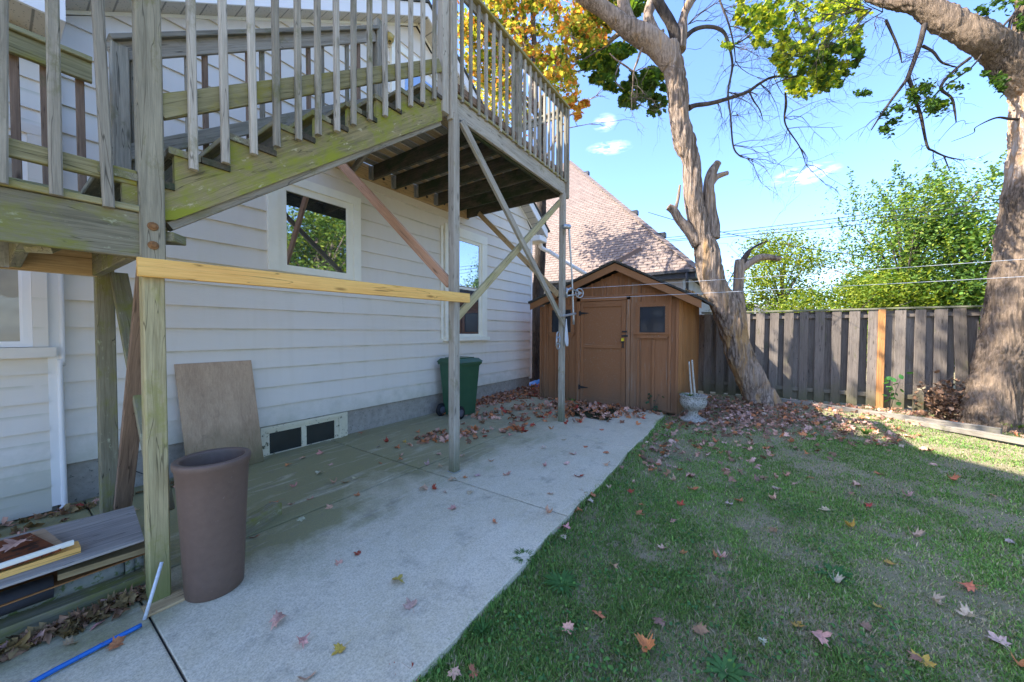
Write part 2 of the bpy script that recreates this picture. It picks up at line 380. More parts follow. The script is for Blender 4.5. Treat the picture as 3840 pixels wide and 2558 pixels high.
def box(name, a, b, mat, parent=None, bev=0):
    a, b = [min(p, q) for p, q in zip(a, b)], [max(p, q) for p, q in zip(a, b)]
    if not bev: return solid(name, boxv(a, b), BOXF, mat, parent)
    # long axis beam with chamfers
    d = [q - p for p, q in zip(a, b)]; i = d.index(max(d))
    c = [(p + q) / 2 for p, q in zip(a, b)]; p0 = V(c); p1 = V(c); p0[i] = a[i]; p1[i] = b[i]
    j, k = [(1, 2), (2, 0), (0, 1)][i]
    up = V((0, 0, 0)); up[k] = 1
    return beam(name, p0, p1, d[j], d[k], mat, parent, up, bev)
_cache = {}
def beam_mesh(L, w, t, c, mat):
    key = (round(L, 3), round(w, 4), round(t, 4), c, mat.name)
    if key in _cache: return _cache[key]
    w2, t2 = w / 2, t / 2; c = min(c, w2 * .45, t2 * .45)
    ring = [(-w2 + c, -t2), (w2 - c, -t2), (w2, -t2 + c), (w2, t2 - c), (w2 - c, t2), (-w2 + c, t2), (-w2, t2 - c), (-w2, -t2 + c)]
    vs = [(0, y, z) for y, z in ring] + [(L, y, z) for y, z in ring]
    fs = [(i, (i + 1) % 8, 8 + (i + 1) % 8, 8 + i) for i in range(8)] + [tuple(range(7, -1, -1)), tuple(range(8, 16))]
    me = mesh('beam', vs, fs, mat); _cache[key] = me; return me
def beam(name, a, b, w, t, mat, parent=None, up=(0, 0, 1), c=.004):
    a, b, up = V(a), V(b), V(up)
    X = (b - a); L = X.length; X.normalize(); Y = up.cross(X).normalized(); Z = X.cross(Y)
    Mw = Matrix.Identity(4)
    for i in range(3): Mw[i][0] = X[i]; Mw[i][1] = Y[i]; Mw[i][2] = Z[i]; Mw[i][3] = a[i]
    return link(name, beam_mesh(L, w, t, c, mat), parent, Mw)
def tube(pts, rad, seg=10, wob=0, cap=True, seed=0, v0=0):
    pts = [V(p) for p in pts]; vs = []; fs = []
    n = len(pts); ref = None
    for i, p in enumerate(pts):
        d = (pts[min(i + 1, n - 1)] - pts[max(i - 1, 0)]).normalized()
        if ref is None: ref = d.orthogonal().normalized()
        ref = (ref - d * ref.dot(d)).normalized(); bn = d.cross(ref)
        for k in range(seg):
            an = 2 * math.pi * k / seg; r = rad[i]
            if wob:
                q = p * 3.1 + V((math.cos(an), math.sin(an), seed)) * 1.3
                r *= 1 + wob * mnoise.noise(q) + wob * .5 * mnoise.noise(q * 3.3)
            vs.append(p + (ref * math.cos(an) + bn * math.sin(an)) * r)
    for i in range(n - 1):
        for k in range(seg):
            a = v0 + i * seg + k; b = v0 + i * seg + (k + 1) % seg
            fs.append((a, b, b + seg, a + seg))
    if cap:
        fs.append(tuple(v0 + k for k in range(seg - 1, -1, -1))); fs.append(tuple(v0 + (n - 1) * seg + k for k in range(seg)))
    return vs, fs
def smooth_path(pts, rad, n):
    pts = [V(p) for p in pts]; out = []; ro = []; m = len(pts) - 1
    for i in range(n + 1):
        u = i / n * m; k = min(int(u), m - 1); f = u - k
        p0, p1, p2, p3 = pts[max(k - 1, 0)], pts[k], pts[k + 1], pts[min(k + 2, m)]
        out.append(.5 * ((2 * p1) + (p2 - p0) * f + (2 * p0 - 5 * p1 + 4 * p2 - p3) * f * f + (3 * p1 - p0 - 3 * p2 + p3) * f ** 3))
        f2 = f * f * (3 - 2 * f); ro.append(rad[k] * (1 - f2) + rad[k + 1] * f2)
    return out, ro
def barked(pp, rr, seg, n, seed, amp=.05, fr=22, fz=2.6):
    P, Rr = smooth_path(pp, rr, n); vs, fs = tube(P, Rr, seg, .05, True, seed)
    vs2 = []
    for i, p in enumerate(P):
        for k in range(seg):
            v = vs[i * seg + k]; d = (v - p); L = d.length
            q = V((v.x * fr, v.y * fr, v.z * fz)); q += V((1, 1, 1)) * mnoise.noise(v * 2.0) * 1.5
            h = abs(mnoise.noise(q)) * 1.5 + .5 * abs(mnoise.noise(q * 2.3))
            vs2.append(p + d * (1 + amp * (h - .5) / max(L, .05) * .35))
    return vs2, fs
class Join:
    def __init__(s): s.v = []; s.f = []
    def add(s, vs, fs):
        o = len(s.v); s.v += [V(v) for v in vs]; s.f += [tuple(i + o for i in f) for f in fs]; return s
    def tube(s, pts, rad, seg=10, n=None, wob=0, seed=0):
        if n: pts, rad = smooth_path(pts, rad, n)
        vs, fs = tube(pts, rad, seg, wob, True, seed); return s.add(vs, fs)
    def box(s, a, b): return s.add(boxv([min(p, q) for p, q in zip(a, b)], [max(p, q) for p, q in zip(a, b)]), BOXF)
    def build(s, name, mat, parent=None, smooth=False, origin=None): return solid(name, s.v, s.f, mat, parent, smooth, origin)
def lathe(prof, c, seg=32):
    vs = []; fs = []
    for r, z in prof:
        for k in range(seg):
            a = 2 * math.pi * k / seg; vs.append((c[0] + r * math.cos(a), c[1] + r * math.sin(a), c[2] + z))
    for i in range(len(prof) - 1):
        for k in range(seg):
            a = i * seg + k; b = i * seg + (k + 1) % seg; fs.append((a, b, b + seg, a + seg))
    return vs, fs
def soup(name, vs, tri, cols, mat, parent=None, origin=(0, 0, 0), smooth=True):
    """big numpy mesh of triangles with a colour per vertex"""
    vs = np.asarray(vs, np.float32) - np.asarray(origin, np.float32); tri = np.asarray(tri, np.int32)
    me = bpy.data.meshes.new(name); me.vertices.add(len(vs)); me.vertices.foreach_set('co', vs.ravel())
    me.loops.add(tri.size); me.loops.foreach_set('vertex_index', tri.ravel())
    me.polygons.add(len(tri)); me.polygons.foreach_set('loop_start', np.arange(0, tri.size, 3, dtype=np.int32))
    me.polygons.foreach_set('use_smooth', [smooth] * len(tri)); me.update(calc_edges=True); me.validate()
    a = me.color_attributes.new('col', 'FLOAT_COLOR', 'POINT')
    c4 = np.ones((len(vs), 4), np.float32); c4[:, :3] = cols; a.data.foreach_set('color', c4.ravel())
    me.materials.append(mat); return link(name, me, parent, Matrix.Translation(V(origin)))
def snoise(p, s, seed=0):
    """lattice value noise for numpy positions (about 0..1, mean .5)"""
    p = np.asarray(p, float)[:, :2]; r = np.zeros(len(p)); tot = 0
    for o in range(4):
        rg_ = np.random.default_rng(seed * 31 + o); G = rg_.random((256, 256)); q = p * (s * .55) * 2 ** o + rg_.uniform(0, 97, 2) + 60
        i = np.floor(q).astype(int); f = q - i; f = f * f * (3 - 2 * f); x, y = i[:, 0] % 256, i[:, 1] % 256; x1, y1 = (x + 1) % 256, (y + 1) % 256
        v = (G[x, y] * (1 - f[:, 0]) + G[x1, y] * f[:, 0]) * (1 - f[:, 1]) + (G[x, y1] * (1 - f[:, 0]) + G[x1, y1] * f[:, 0]) * f[:, 1]
        w = .6 ** o; r += v * w; tot += w
    return np.clip((r / tot - .5) * 1.9 + .5, 0, 1)

# ------------------------------------------------------------------ ground, lawn, patio
gs = []; gf = []
nx, ny = 80, 80
tagd = []
xs = np.concatenate([np.linspace(-300, -6, 8), np.linspace(-4, 14, 90), np.linspace(18, 400, 10)])
ys = np.concatenate([np.linspace(-300, -8, 8), np.linspace(-6.5, 7, 70), np.linspace(9, 300, 10)])
for x in xs:
    for y in ys:
        z = -.035
        if -4 < x < 14 and -6.5 < y < 7: z += .02 * mnoise.noise(V((x * 1.3, y * 1.3, 0))) + .008 * mnoise.noise(V((x * 5, y * 5, 3)))
        if y > 1.1 and x < 7.3: z = -.05
        if x > 8.2 and y < 1: z += .05 * min(1, (x - 8.2))
        gs.append((x, y, z))
for i in range(len(xs) - 1):
    for j in range(len(ys) - 1):
        a = i * len(ys) + j; gf.append((a, a + len(ys), a + len(ys) + 1, a + 1))
tag(solid('ground', gs, gf, SOIL, None, True, (0, 0, 0)), kind='structure')
def ground_z(x, y):
    z = -.035 + .02 * mnoise.noise(V((x * 1.3, y * 1.3, 0))) + .008 * mnoise.noise(V((x * 5, y * 5, 3)))
    if x > 8.2 and y < 1: z += .05 * min(1, (x - 8.2))
    return z
patio = link('patio', None, None, Matrix.Translation(V((3, 3, 0)))); patio['kind'] = 'structure'
def edge_y(x):
    return 1.20 + .03 * (x - 1) + .012 * math.sin(x * 3.1) + .006 * math.sin(x * 9)
XJ = [-3.0, .45, 2.64, 4.70, 7.14]
for i in range(4):
    for (ya, yb) in ((None, 3.04), (3.04, 4.92)):
        n = 14; g = .009
        x0, x1 = XJ[i] + (.005 if i < 2 else g), XJ[i + 1] - (.005 if i < 1 else g); top = []; bot = []
        for k in range(n + 1):
            x = x0 + (x1 - x0) * k / n
            y0 = edge_y(x) if ya is None else ya + g
            skew = (.04 if i == 1 and k == n else 0)
            top.append((x, y0, 0)); bot.append((x, yb - g, 0))
        ring = top + bot[::-1]; N = len(ring)
        vs = [(x, y, -.0) for x, y, z in ring] + [(x, y, -.12) for x, y, z in ring]
        # small rounded arris
        cx = sum(v[0] for v in ring) / N; cyy = sum(v[1] for v in ring) / N
        inn = [(x + (cx - x) * .004, y + (cyy - y) * .006, .004) for x, y, z in ring]
        vs += inn
        fs = [tuple(range(2 * N, 3 * N))] + [(k, (k + 1) % N, 2 * N + (k + 1) % N, 2 * N + k) for k in range(N)] + [(N + k, N + (k + 1) % N, (k + 1) % N, k) for k in range(N)]
        solid('slab', vs, fs, CONC, patio)
box('joint_bed', (-3, 1.55, -.12), (7.14, 4.92, -.014), DARKR, patio)

# ------------------------------------------------------------------ house
house = empty('house', (4, 5, 0), 'grey clapboard house with a low gable, standing behind the raised wooden deck', 'house')
YW = 4.88
def roof_z(x): return 6.70 - .667 * abs(x - 4.22)          # underside of the rake
ROWH = .234; Z0 = .36
# solid wall behind the siding
vs = []; 
prof = [(.33, .372), (7.97, .372), (7.97, roof_z(7.97)), (4.22, 6.70), (.33, roof_z(.33))]
for yv in (YW + .02, 9.5): vs += [(x, yv, z) for x, z in prof]
solid('wall', vs, [(0, 1, 2, 3, 4), (9, 8, 7, 6, 5)] + [(i, i + 5, (i + 1) % 5 + 5, (i + 1) % 5) for i in range(5)], SIDING, house)
def plank(x0, x1, z0, z1, y, xs0=None, xs1=None, mat=SIDING, lap=.023):
    a0, a1 = (xs0 or (x0, x0)); b0, b1 = (xs1 or (x1, x1))
    vs = [(a0, y - lap - .008, z0), (b0, y - lap - .008, z0), (b0, y + .018, z0), (a0, y + .018, z0), (a1, y - .008, z1), (b1, y - .008, z1), (b1, y + .018, z1), (a1, y + .018, z1)]
    return solid('plank', vs, BOXF, mat, house)
row = 0; z = Z0
while z < 6.6:
    z1 = z + ROWH + .004
    def xl(q): return max(.35, 4.22 - (6.70 - q) / .667)
    def xr(q): return min(7.93, 4.22 + (6.70 - q) / .667)
    L0, L1, R0, R1 = xl(z), xl(z1), xr(z), xr(z1)
    if R1 - L1 < .1: break
    cuts = [L0 + .2 + c for c in ([5.3] if row % 4 == 0 else [2.3] if row % 4 == 2 else [])]
    cuts = [c for c in cuts if L1 + .3 < c < R1 - .3]
    pts = [(L0, L1)] + [(c, c) for c in cuts] + [(R0, R1)]
    for (a, a2), (b, b2) in zip(pts, pts[1:]):
        plank(a, b, z, z1, YW, (a + .0004, a2 + .0004), (b - .0004, b2 - .0004))
    z += ROWH; row += 1
# left wing, a little proud of the gable wall
for k in range(-1, 16):
    zz = .215 + .234 * k
    plank(-3.0, .27, max(zz, .02), zz + .238, 4.80)
box('wall', (-3, 4.825, .0), (.29, 9, 3.95), SIDING, house)
box('corner_trim', (.27, 4.775, .05), (.345, 4.885, 3.9), WHITE, house)
box('corner_trim', (7.93, 4.845, .30), (8.0, 4.96, 4.15), WHITE, house)
box('foundation', (.34, 4.90, -.1), (7.96, 5.1, .37), FOUND, house)
box('foundation', (-3, 4.815, -.1), (.30, 5.0, .23), FOUND, house)
cr = Join(); pp = [(.66, 4.893, .34), (.69, 4.893, .28), (.70, 4.893, .22), (.78, 4.893, .15), (.86, 4.893, .08), (.9, 4.893, .02)]
cr.tube(pp, [.004, .007, .006, .004, .003, .002], 5, 12); cr.build('crack', DARKR, house)
# rakes, soffits and roof of the gable
YF = 4.62
def rake(x0, x1, name='fascia'):
    h = .21
    a0, a1 = 6.73 - .667 * abs(x0 - 4.22), 6.73 - .667 * abs(x1 - 4.22)
    vs = [(x0, YF, a0), (x1, YF, a1), (x1, YF - .022, a1), (x0, YF - .022, a0), (x0, YF, a0 + h), (x1, YF, a1 + h), (x1, YF - .022, a1 + h), (x0, YF - .022, a0 + h)]
    solid(name, vs, [f[::-1] for f in BOXF], WHITE, house)
    vs = [(x0, YF, a0 + .004), (x1, YF, a1 + .004), (x1, YW + .01, a1 + .004), (x0, YW + .01, a0 + .004), (x0, YF, a0 + .02), (x1, YF, a1 + .02), (x1, YW + .01, a1 + .02), (x0, YW + .01, a0 + .02)]
    solid('soffit', vs, BOXF, SOFF, house)
    vs = [(x0, YW - .03, a0 - .03), (x1, YW - .03, a1 - .03), (x1, YW - .012, a1 - .03), (x0, YW - .012, a0 - .03), (x0, YW - .03, a0 + .003), (x1, YW - .03, a1 + .003), (x1, YW - .012, a1 + .003), (x0, YW - .012, a0 + .003)]
    solid('frieze_trim', vs, BOXF, TRIM, house)
rake(.1, 4.22); rake(4.22, 8.36)
for s, x0, x1 in ((-1, .02, 4.22), (1, 4.22, 8.44)):
    a0, a1 = 6.95 - .667 * abs(x0 - 4.22), 6.95 - .667 * abs(x1 - 4.22)
    vs = [(x0, YF - .05, a0), (x1, YF - .05, a1), (x1, 9.6, a1), (x0, 9.6, a0), (x0, YF - .05, a0 + .04), (x1, YF - .05, a1 + .04), (x1, 9.6, a1 + .04), (x0, 9.6, a0 + .04)]
    solid('roof', vs, BOXF, OLDSH, house)
# eave return, gutter elbow and downspout at the right corner
box('eave_return', (7.98, YF + .002, 3.86), (8.35, 9.5, 3.985), WHITE, house)
box('soffit', (7.985, YF + .01, 3.845), (8.34, 9.4, 3.858), SOFF, house)
g = Join(); g.tube([on(1243, 549, 0, 8.30), on(1243, 566, 0, 8.32), on(1250, 573, 0, 8.42), on(1262, 578, 0, 8.6)], [.055, .055, .055, .055], 10, 12)
g.tube([on(1262, 578, 0, 8.6), on(1375, 648, 0, 9.75)], [.055, .055], 8); g.build('downspout', WHITE, house, True)
box('outlet_box', V(on(1236, 551, 0, 8.25)) - V((.0, .0, .0)), V(on(1250, 540, 0, 8.25)) + V((.12, 0, 0)), WHITE, house)
# left wing eave, hanging out over the low landing
box('fascia', (-3, 4.345, 3.83), (.375, 4.37, 4.08), WHITE, house)
box('fascia', (.35, 4.37, 3.835), (.375, 4.86, 4.08), WHITE, house)
box('soffit', (-3, 4.37, 3.84), (.35, 4.85, 3.855), SOFF, house)
vs = [(-3.05, 4.33, 4.085), (.40, 4.33, 4.085), (.40, 6.4, 5.4), (-3.05, 6.4, 5.4), (-3.05, 4.33, 4.125), (.40, 4.33, 4.125), (.40, 6.4, 5.44), (-3.05, 6.4, 5.44)]
solid('roof', vs, BOXF, OLDSH, house)
box('nailing_block', (.08, 4.72, 3.66), (.22, 4.80, 3.80), BEIGEW, house)
# unseen taller block further back, added and shaped to shade the yard
H2 = [(-4.5, 0), (3.0, 0), (3.0, 7.9), (2.9, 8.2), (-3.0, 12.4), (-4.4, 11.4), (-4.5, 11.0)]
vs = [(x, 6.5, z) for x, z in H2] + [(x, 15.0, z) for x, z in H2]
solid('shade_block_wall', vs, [tuple(range(7)), tuple(range(13, 6, -1))] + [(i, i + 7, (i + 1) % 7 + 7, (i + 1) % 7) for i in range(7)], SIDING, house)
for s in (1, -1):
    xa, xb = -3.0, (3.45 if s > 0 else -4.9)
    za, zb = 12.42, 12.42 - abs(xb - xa) * .716
    vs = [(xa, 6.25, za), (xb, 6.25, zb), (xb, 15.2, zb), (xa, 15.2, za), (xa, 6.25, za + .18), (xb, 6.25, zb + .18), (xb, 15.2, zb + .18), (xa, 15.2, za + .18)]
    solid('shade_block_roof', vs, BOXF, OLDSH, house)

def window(x0, x1, z0, z1, yf, cas, fr, paneM, sill=True, mid=None, casM=TRIM, frM=TRIM, vmid=None, left=True):
    """casing outside x0..x1,z0..z1; yf is the face of the wall"""
    j = Join(); yo = yf - .045
    if left: j.box((x0, yo, z0), (x0 + cas, yf + .02, z1 - cas))
    j.box((x1 - cas, yo, z0), (x1, yf + .02, z1 - cas)); j.box((x0 - .002, yo - .004, z1 - cas), (x1 + .002, yf + .02, z1))
    w = j.build('window', casM, house)
    a0, a1, b0, b1 = x0 + cas + .001, x1 - cas - .001, z0 + .001, z1 - cas - .001
    f = Join(); yi = yf - .028
    f.box((a0, yi, b0), (a0 + fr, yf + .01, b1)); f.box((a1 - fr, yi, b0), (a1, yf + .01, b1))
    f.box((a0 + fr, yi + .001, b0), (a1 - fr, yf + .01, b0 + fr)); f.box((a0 + fr, yi + .001, b1 - fr), (a1 - fr, yf + .01, b1))
    f.box((a0 + fr - .002, yi + .008, b0 + fr - .002), (a0 + fr + .014, yf + .01, b1 - fr)); f.box((a1 - fr - .014, yi + .008, b0 + fr), (a1 - fr + .002, yf + .01, b1 - fr))
    if mid: f.box((a0 + fr, yi + .003, mid - .025), (a1 - fr, yf + .01, mid + .02))
    if vmid: f.box((vmid - .03, yi + .002, b0 + fr), (vmid + .03, yf + .01, b1 - fr))
    f.build('frame', frM, w)
    def pane(xa, xb, za, zb, off=0):
        solid('pane', boxv((xa, yf - .012 + off, za), (xb, yf - .004 + off, zb)), BOXF, paneM, w)
    if mid: pane(a0 + fr, a1 - fr, mid + .02, b1 - fr); pane(a0 + fr, a1 - fr, b0 + fr, mid - .025, .003)
    elif vmid: pane(a0 + fr, vmid - .03, b0 + fr, b1 - fr, .002); pane(vmid + .03, a1 - fr, b0 + fr, b1 - fr)
    else: pane(a0 + fr, a1 - fr, b0 + fr, b1 - fr)
    if sill: box('sill', (x0 - .03, yf - .10, z0 - .07), (x1 + .03, yf + .01, z0 - .001), casM, w)
    return w
window(1.905, 3.11, 2.24, 3.44, YW - .022, .11, .085, GLASS, False)
window(4.83, 6.08, 1.40, 3.52, YW - .022, .17, .06, GLASSB, True, mid=2.37)
w3 = window(-1.6, .275, 1.37, 3.12, 4.78, .075, .045, GLASSC, False, mid=None, frM=WHITE, casM=SIDING)
box('sill', (-1.65, 4.70, 1.285), (.31, 4.79, 1.367), SIDING, w3)
bw = window(1.80, 2.81, -.03, .352, YW - .005, .045, .04, GLASSD, False, vmid=2.30, casM=TRIMD, frM=TRIMD)
box('window_buck', (2.812, 4.85, -.01), (2.90, 4.91, .35), TRIMD, house)
# glazed door and lamp at the top of the stairs
j = Join(); YD = YW - .022
j.box((3.66, YD - .05, 3.99), (3.77, YD + .01, 6.0)); j.box((4.72, YD - .05, 3.99), (4.83, YD + .01, 6.0)); j.box((3.658, YD - .055, 6.0), (4.832, YD + .01, 6.1))
dr = j.build('door', TRIM, house)
box('door_leaf', (3.775, YD - .025, 4.0), (4.715, YD, 5.995), WHITE, dr)
box('pane', (3.93, YD - .03, 4.95), (4.55, YD - .026, 5.85), GLASSB, dr)
box('pane', (3.93, YD - .03, 4.15), (4.55, YD - .026, 4.8), GLASSB, dr)
lv, lf = lathe([(.02, 0), (.06, .01), (.07, .08), (.03, .12)], (3.60, 4.78, 6.0), 14)
solid('porch_lamp', lv, lf, LAMPG, house, True)
# downspout strip left of the corner
g = Join(); g.tube([(.345, 4.79, 3.7), (.345, 4.785, 1.4), (.33, 4.77, 1.2), (.335, 4.775, .1), (.325, 4.74, .03)], [.018, .018, .016, .018, .022], 8, 24); g.build('drain_pipe', WHITE, house, True)
# loose white rod beside the far window
box('shutter_strip', (4.74, 4.83, 1.36), (4.79, 4.85, 3.46), TRIM, house)

# ------------------------------------------------------------------ deck
deck = empty('raised_deck', (3, 3.5, 0), 'raised weathered wooden deck with stairs and picket rail on tall posts', 'deck')
NY = (0, -1, 0)
# low landing
beam('landing_beam', (-1.6, 2.695, 2.0), (.455, 2.695, 2.0), .232, .04, MOSSB, deck, NY)
beam('landing_edge_board', (-1.6, 2.715, 2.135), (.455, 2.715, 2.135), .11, .032, RAILM, deck)
beam('landing_beam', (-1.6, 3.76, 1.99), (.43, 3.76, 1.99), .235, .04, TANW, deck, NY)
for x in (-1.5, -.9, -.4, .10): beam('joist', (x, 2.716, 1.985), (x, 3.738, 1.985), .20, .045, MOSSB, deck, (1, 0, 0))
beam('joist', (.43, 2.716, 1.985), (.43, 3.738, 1.985), .22, .045, MOSSB, deck, (1, 0, 0))
for k in range(7): beam('deck_board', (-1.6, 2.84 + k * .145, 2.135), (.50, 2.84 + k * .145, 2.135), .137, .03, MOSSB, deck)
beam('block', (.13, 2.75, 1.9), (.30, 3.0, 2.07), .09, .09, MOSSB, deck)
j = Join(); j.box((.062, 3.66, 1.88), (.078, 3.735, 2.03)); j.box((.062, 3.725, 1.88), (.02, 3.738, 2.03)); j.build('joist_hanger', GALV, deck)
# near post: lower half plus thicker upper half standing proud
beam('post', (.512, 2.742, -.0), (.512, 2.742, 1.90), .088, .088, POSTG, deck, (1, 0, 0), .006)
beam('post', (.505, 2.697, 1.885), (.505, 2.697, 3.9), .10, .075, POSTU, deck, NY, .006)
for z in (2.055, 1.955):
    lv = Join()
    a, f = lathe([(.0, .014), (.010, .014), (.012, .006), (.022, .005), (.023, 0)], (0, 0, 0), 12)
    lv.add([V((.505 + p[0], 2.658 - p[2], z + p[1])) for p in a], [q[::-1] for q in f])
    lv.build('bolt', RUSTN, deck)
beam('post', (.47, 3.82, 0), (.47, 3.82, 2.02), .09, .09, MOSSB, deck, NY, .006)
beam('post', (.565, 3.80, 2.02), (.565, 3.80, 3.53), .09, .09, GREYG, deck, NY, .006)
beam('brace', (.51, 2.80, 1.86), (.52, 3.72, .25), .088, .04, BROWNB, deck, NY)
beam('brace', (.53, 3.74, 1.90), (.56, 2.83, .45), .088, .04, MOSSB, deck, NY)
beam('block', (.53, 2.72, 2.02), (.60, 2.80, 2.02), .16, .05, MOSSB, deck)
# landing rails
for i, x in enumerate((-.98, -.84, -.70, -.56, -.42, -.28, -.14, -.02, .052, .19, .336)):
    zb = 2.115 + RND.uniform(-.008, .008)
    lean = RND.uniform(-.012, .012)
    beam('baluster', (x - lean, 2.655, zb), (x + lean, 2.655, 3.28), .040, .040, GREYG, deck, NY, .006)
beam('rail', (-1.6, 2.70, 2.295), (.452, 2.70, 2.295), .078, .036, RAILM, deck, NY)
beam('rail', (-1.6, 2.70, 3.26), (.455, 2.70, 3.26), .085, .036, RAILM, deck, NY)
beam('handrail', (-1.6, 2.68, 3.322), (.452, 2.68, 3.322), .12, .035, RAILM, deck)
for x in (-.85, -.55, -.25, .02, .12, .235, .38):
    beam('baluster', (x, 3.80, 2.16), (x, 3.80, 3.3), .038, .038, BROWNB, deck, NY)
beam('rail', (-1.6, 3.745, 3.235), (.428, 3.745, 3.235), .125, .036, RAILM, deck, NY)
beam('handrail', (-1.6, 3.76, 3.315), (.428, 3.76, 3.315), .12, .032, RAILM, deck)
beam('rail', (-1.6, 3.745, 2.38), (.428, 3.745, 2.38), .09, .036, RAILM, deck, NY)
# stairs
NS = 9; RUN = .2575; RISE = .1965; X0 = .345; ZT0 = 2.315
def zbot(x): return 2.09 + .747 * (x - .56)
def stringer(y0, y1, mat):
    top = [(.50, 2.16)]
    pts = []
    for k in range(NS):
        xa = X0 + k * RUN; zt = ZT0 + k * RISE - .035
        pts += [(xa, zt - RISE), (xa, zt)]
    xa = X0 + NS * RUN
    pts += [(xa - .01, ZT0 + (NS - 1) * RISE - .035), (xa + .0, 3.93)]
    pts = [(max(x, .40), max(z, 2.155)) for x, z in pts if x >= .34]
    low = [(2.66, 3.93), (2.66, zbot(2.66)), (.56, 2.09), (.40, 2.08)]
    poly = [p for i, p in enumerate(pts) if i == 0 or p != pts[i - 1]] + low
    # strip of quads: cut the saw-tooth plate into simple columns
    j = Join()
    for k in range(NS + 1):
        xa = max(X0 + k * RUN, .40); xb = min(X0 + (k + 1) * RUN, 2.655)
        if xb <= xa: continue
        zt = min(ZT0 + k * RISE - .037, 3.93)
        za, zb = max(zbot(xa), 2.06), zbot(xb)
        vs = [(xa, y0, za), (xb, y0, zb), (xb, y1, zb), (xa, y1, za), (xa, y0, zt), (xb, y0, zt), (xb, y1, zt), (xa, y1, zt)]
        j.add(vs, BOXF)
    return j
for nm, ya, yb, mt in (('stringer', 2.69, 2.73, MOSSY), ('stringer', 3.72, 3.76, MOSSB)):
    j = stringer(ya, yb, mt)
    a = V((.40, ya, 2.0))
    # local frame: X along the slope so that grain follows the board
    ang = math.atan(.747); Rm = Matrix.Rotation(-ang, 4, 'Y'); Mw = Matrix.Translation(a) @ Rm; inv = Mw.inverted()
    link(nm, mesh(nm, [inv @ v for v in j.v], j.f, mt), deck, Mw)
# underside strip of the outer stringer (sister board)
beam('stringer_strip', (.585, 2.75, 2.085), (2.66, 2.75, zbot(2.66) - .02), .045, .075, GREYG, deck, NY)
for k in range(NS - 0):
    xa = X0 + k * RUN; zt = ZT0 + k * RISE
    if k == NS - 1 and False: break
    for q in (0, 1):
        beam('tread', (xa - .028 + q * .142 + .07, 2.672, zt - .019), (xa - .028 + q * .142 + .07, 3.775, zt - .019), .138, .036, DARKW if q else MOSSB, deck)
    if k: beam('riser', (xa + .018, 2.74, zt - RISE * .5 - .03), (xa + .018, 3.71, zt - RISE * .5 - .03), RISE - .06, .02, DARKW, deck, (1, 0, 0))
bz = [(.656, 2.414), (.802, 2.51), (.948, 2.621), (1.086, 2.725), (1.225, 2.829), (1.362, 2.926), (1.502, 3.015), (1.643, 3.127), (1.785, 3.233), (1.93, 3.339), (2.064, 3.462), (2.208, 3.562), (2.352, 3.668), (2.50, 3.775)]
for x, z in bz:
    l = RND.uniform(-.006, .006); x += .02
    vs = []
    o = beam('baluster', (x - l, 2.655, z), (x + l, 2.655, z + 1.36), .038, .038, GREYL if RND.random() < .6 else GREYG, deck, NY, .006)
def slope_rail(name, y, z0, dz, w, t, mat, x0=.535, x1=2.63, up=NY):
    beam(name, (x0, y, z0), (x1, y, z0 + dz), w, t, mat, deck, up)
slope_rail('rail', 2.695, 2.70, 1.49, .115, .036, RAILM)
slope_rail('rail', 2.695, 3.66, 1.49, .085, .036, RAILM)
slope_rail('handrail', 2.68, 3.73, 1.49, .12, .035, RAILM, up=(0, 0, 1))
# inner stair rail (wall side)
slope_rail('rail', 3.80, 3.46, 1.54, .11, .036, GREYL, .52, 2.66); slope_rail('handrail', 3.80, 3.545, 1.54, .13, .035, GREYG, .52, 2.66, (0, 0, 1))
slope_rail('rail', 3.78, 2.735, 1.50, .10, .036, GREYG, .52, 2.66)
for k in range(15):
    x = .64 + k * .14; zz = 2.83 + .73 * (x - .64)
    if k % 3 == 2: x += .03
    beam('baluster', (x, 3.835, zz - .35), (x, 3.835, zz + .72), .036, .036, BROWNB if k % 2 else GREYG, deck, NY)
beam('post', (2.70, 3.80, 3.78), (2.70, 3.80, 5.2), .088, .088, GREYG, deck, NY)
# newel pair at the top of the stairs
beam('post', (2.685, 2.705, 3.74), (2.685, 2.705, 5.35), .088, .088, GREYL, deck, NY, .005)
beam('post', (2.78, 2.668, 3.70), (2.78, 2.668, 5.30), .09, .075, GREYL, deck, NY, .006)
# upper deck frame
beam('rim_beam', (2.835, 2.69, 3.875), (5.475, 2.69, 3.875), .205, .04, GREYL, deck, NY)
beam('deck_edge_board', (2.835, 2.69, 3.992), (5.49, 2.69, 3.992), .09, .028, RAILM, deck)
beam('rim_beam', (2.86, 2.74, 3.85), (5.43, 2.74, 3.85), .19, .04, DARKW, deck, NY)
beam('ledger', (2.66, 4.835, 3.87), (5.50, 4.835, 3.87), .22, .045, TANW, deck, NY)
for x in (2.70, 3.30, 3.70, 4.15, 4.60, 5.02, 5.44):
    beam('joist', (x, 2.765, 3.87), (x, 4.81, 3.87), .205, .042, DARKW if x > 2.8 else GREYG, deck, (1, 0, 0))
for x in (3.30, 3.70, 4.15, 4.60, 5.02):
    j = Join(); j.box((x - .03, 4.74, 3.765), (x - .023, 4.81, 3.96)); j.box((x - .06, 4.806, 3.765), (x - .023, 4.812, 3.96)); j.build('joist_hanger', GALV, deck)
for x in (3.0, 3.5, 3.92, 4.38, 4.8, 5.2):
    a, f = lathe([(.0, .016), (.018, .014), (.024, .0)], (0, 0, 0), 10); j = Join()
    j.add([V((x + p[0], 4.812 - p[2], 3.86 + p[1])) for p in a], [q[::-1] for q in f]); j.build('bolt', BLACKM, deck)
y = 2.80; k = 0
while y < 4.84:
    beam('deck_board', (2.64, y, 3.992), (5.50, y, 3.992), .128, .03, TANW if k % 2 == 0 else GREYG, deck); y += .148; k += 1
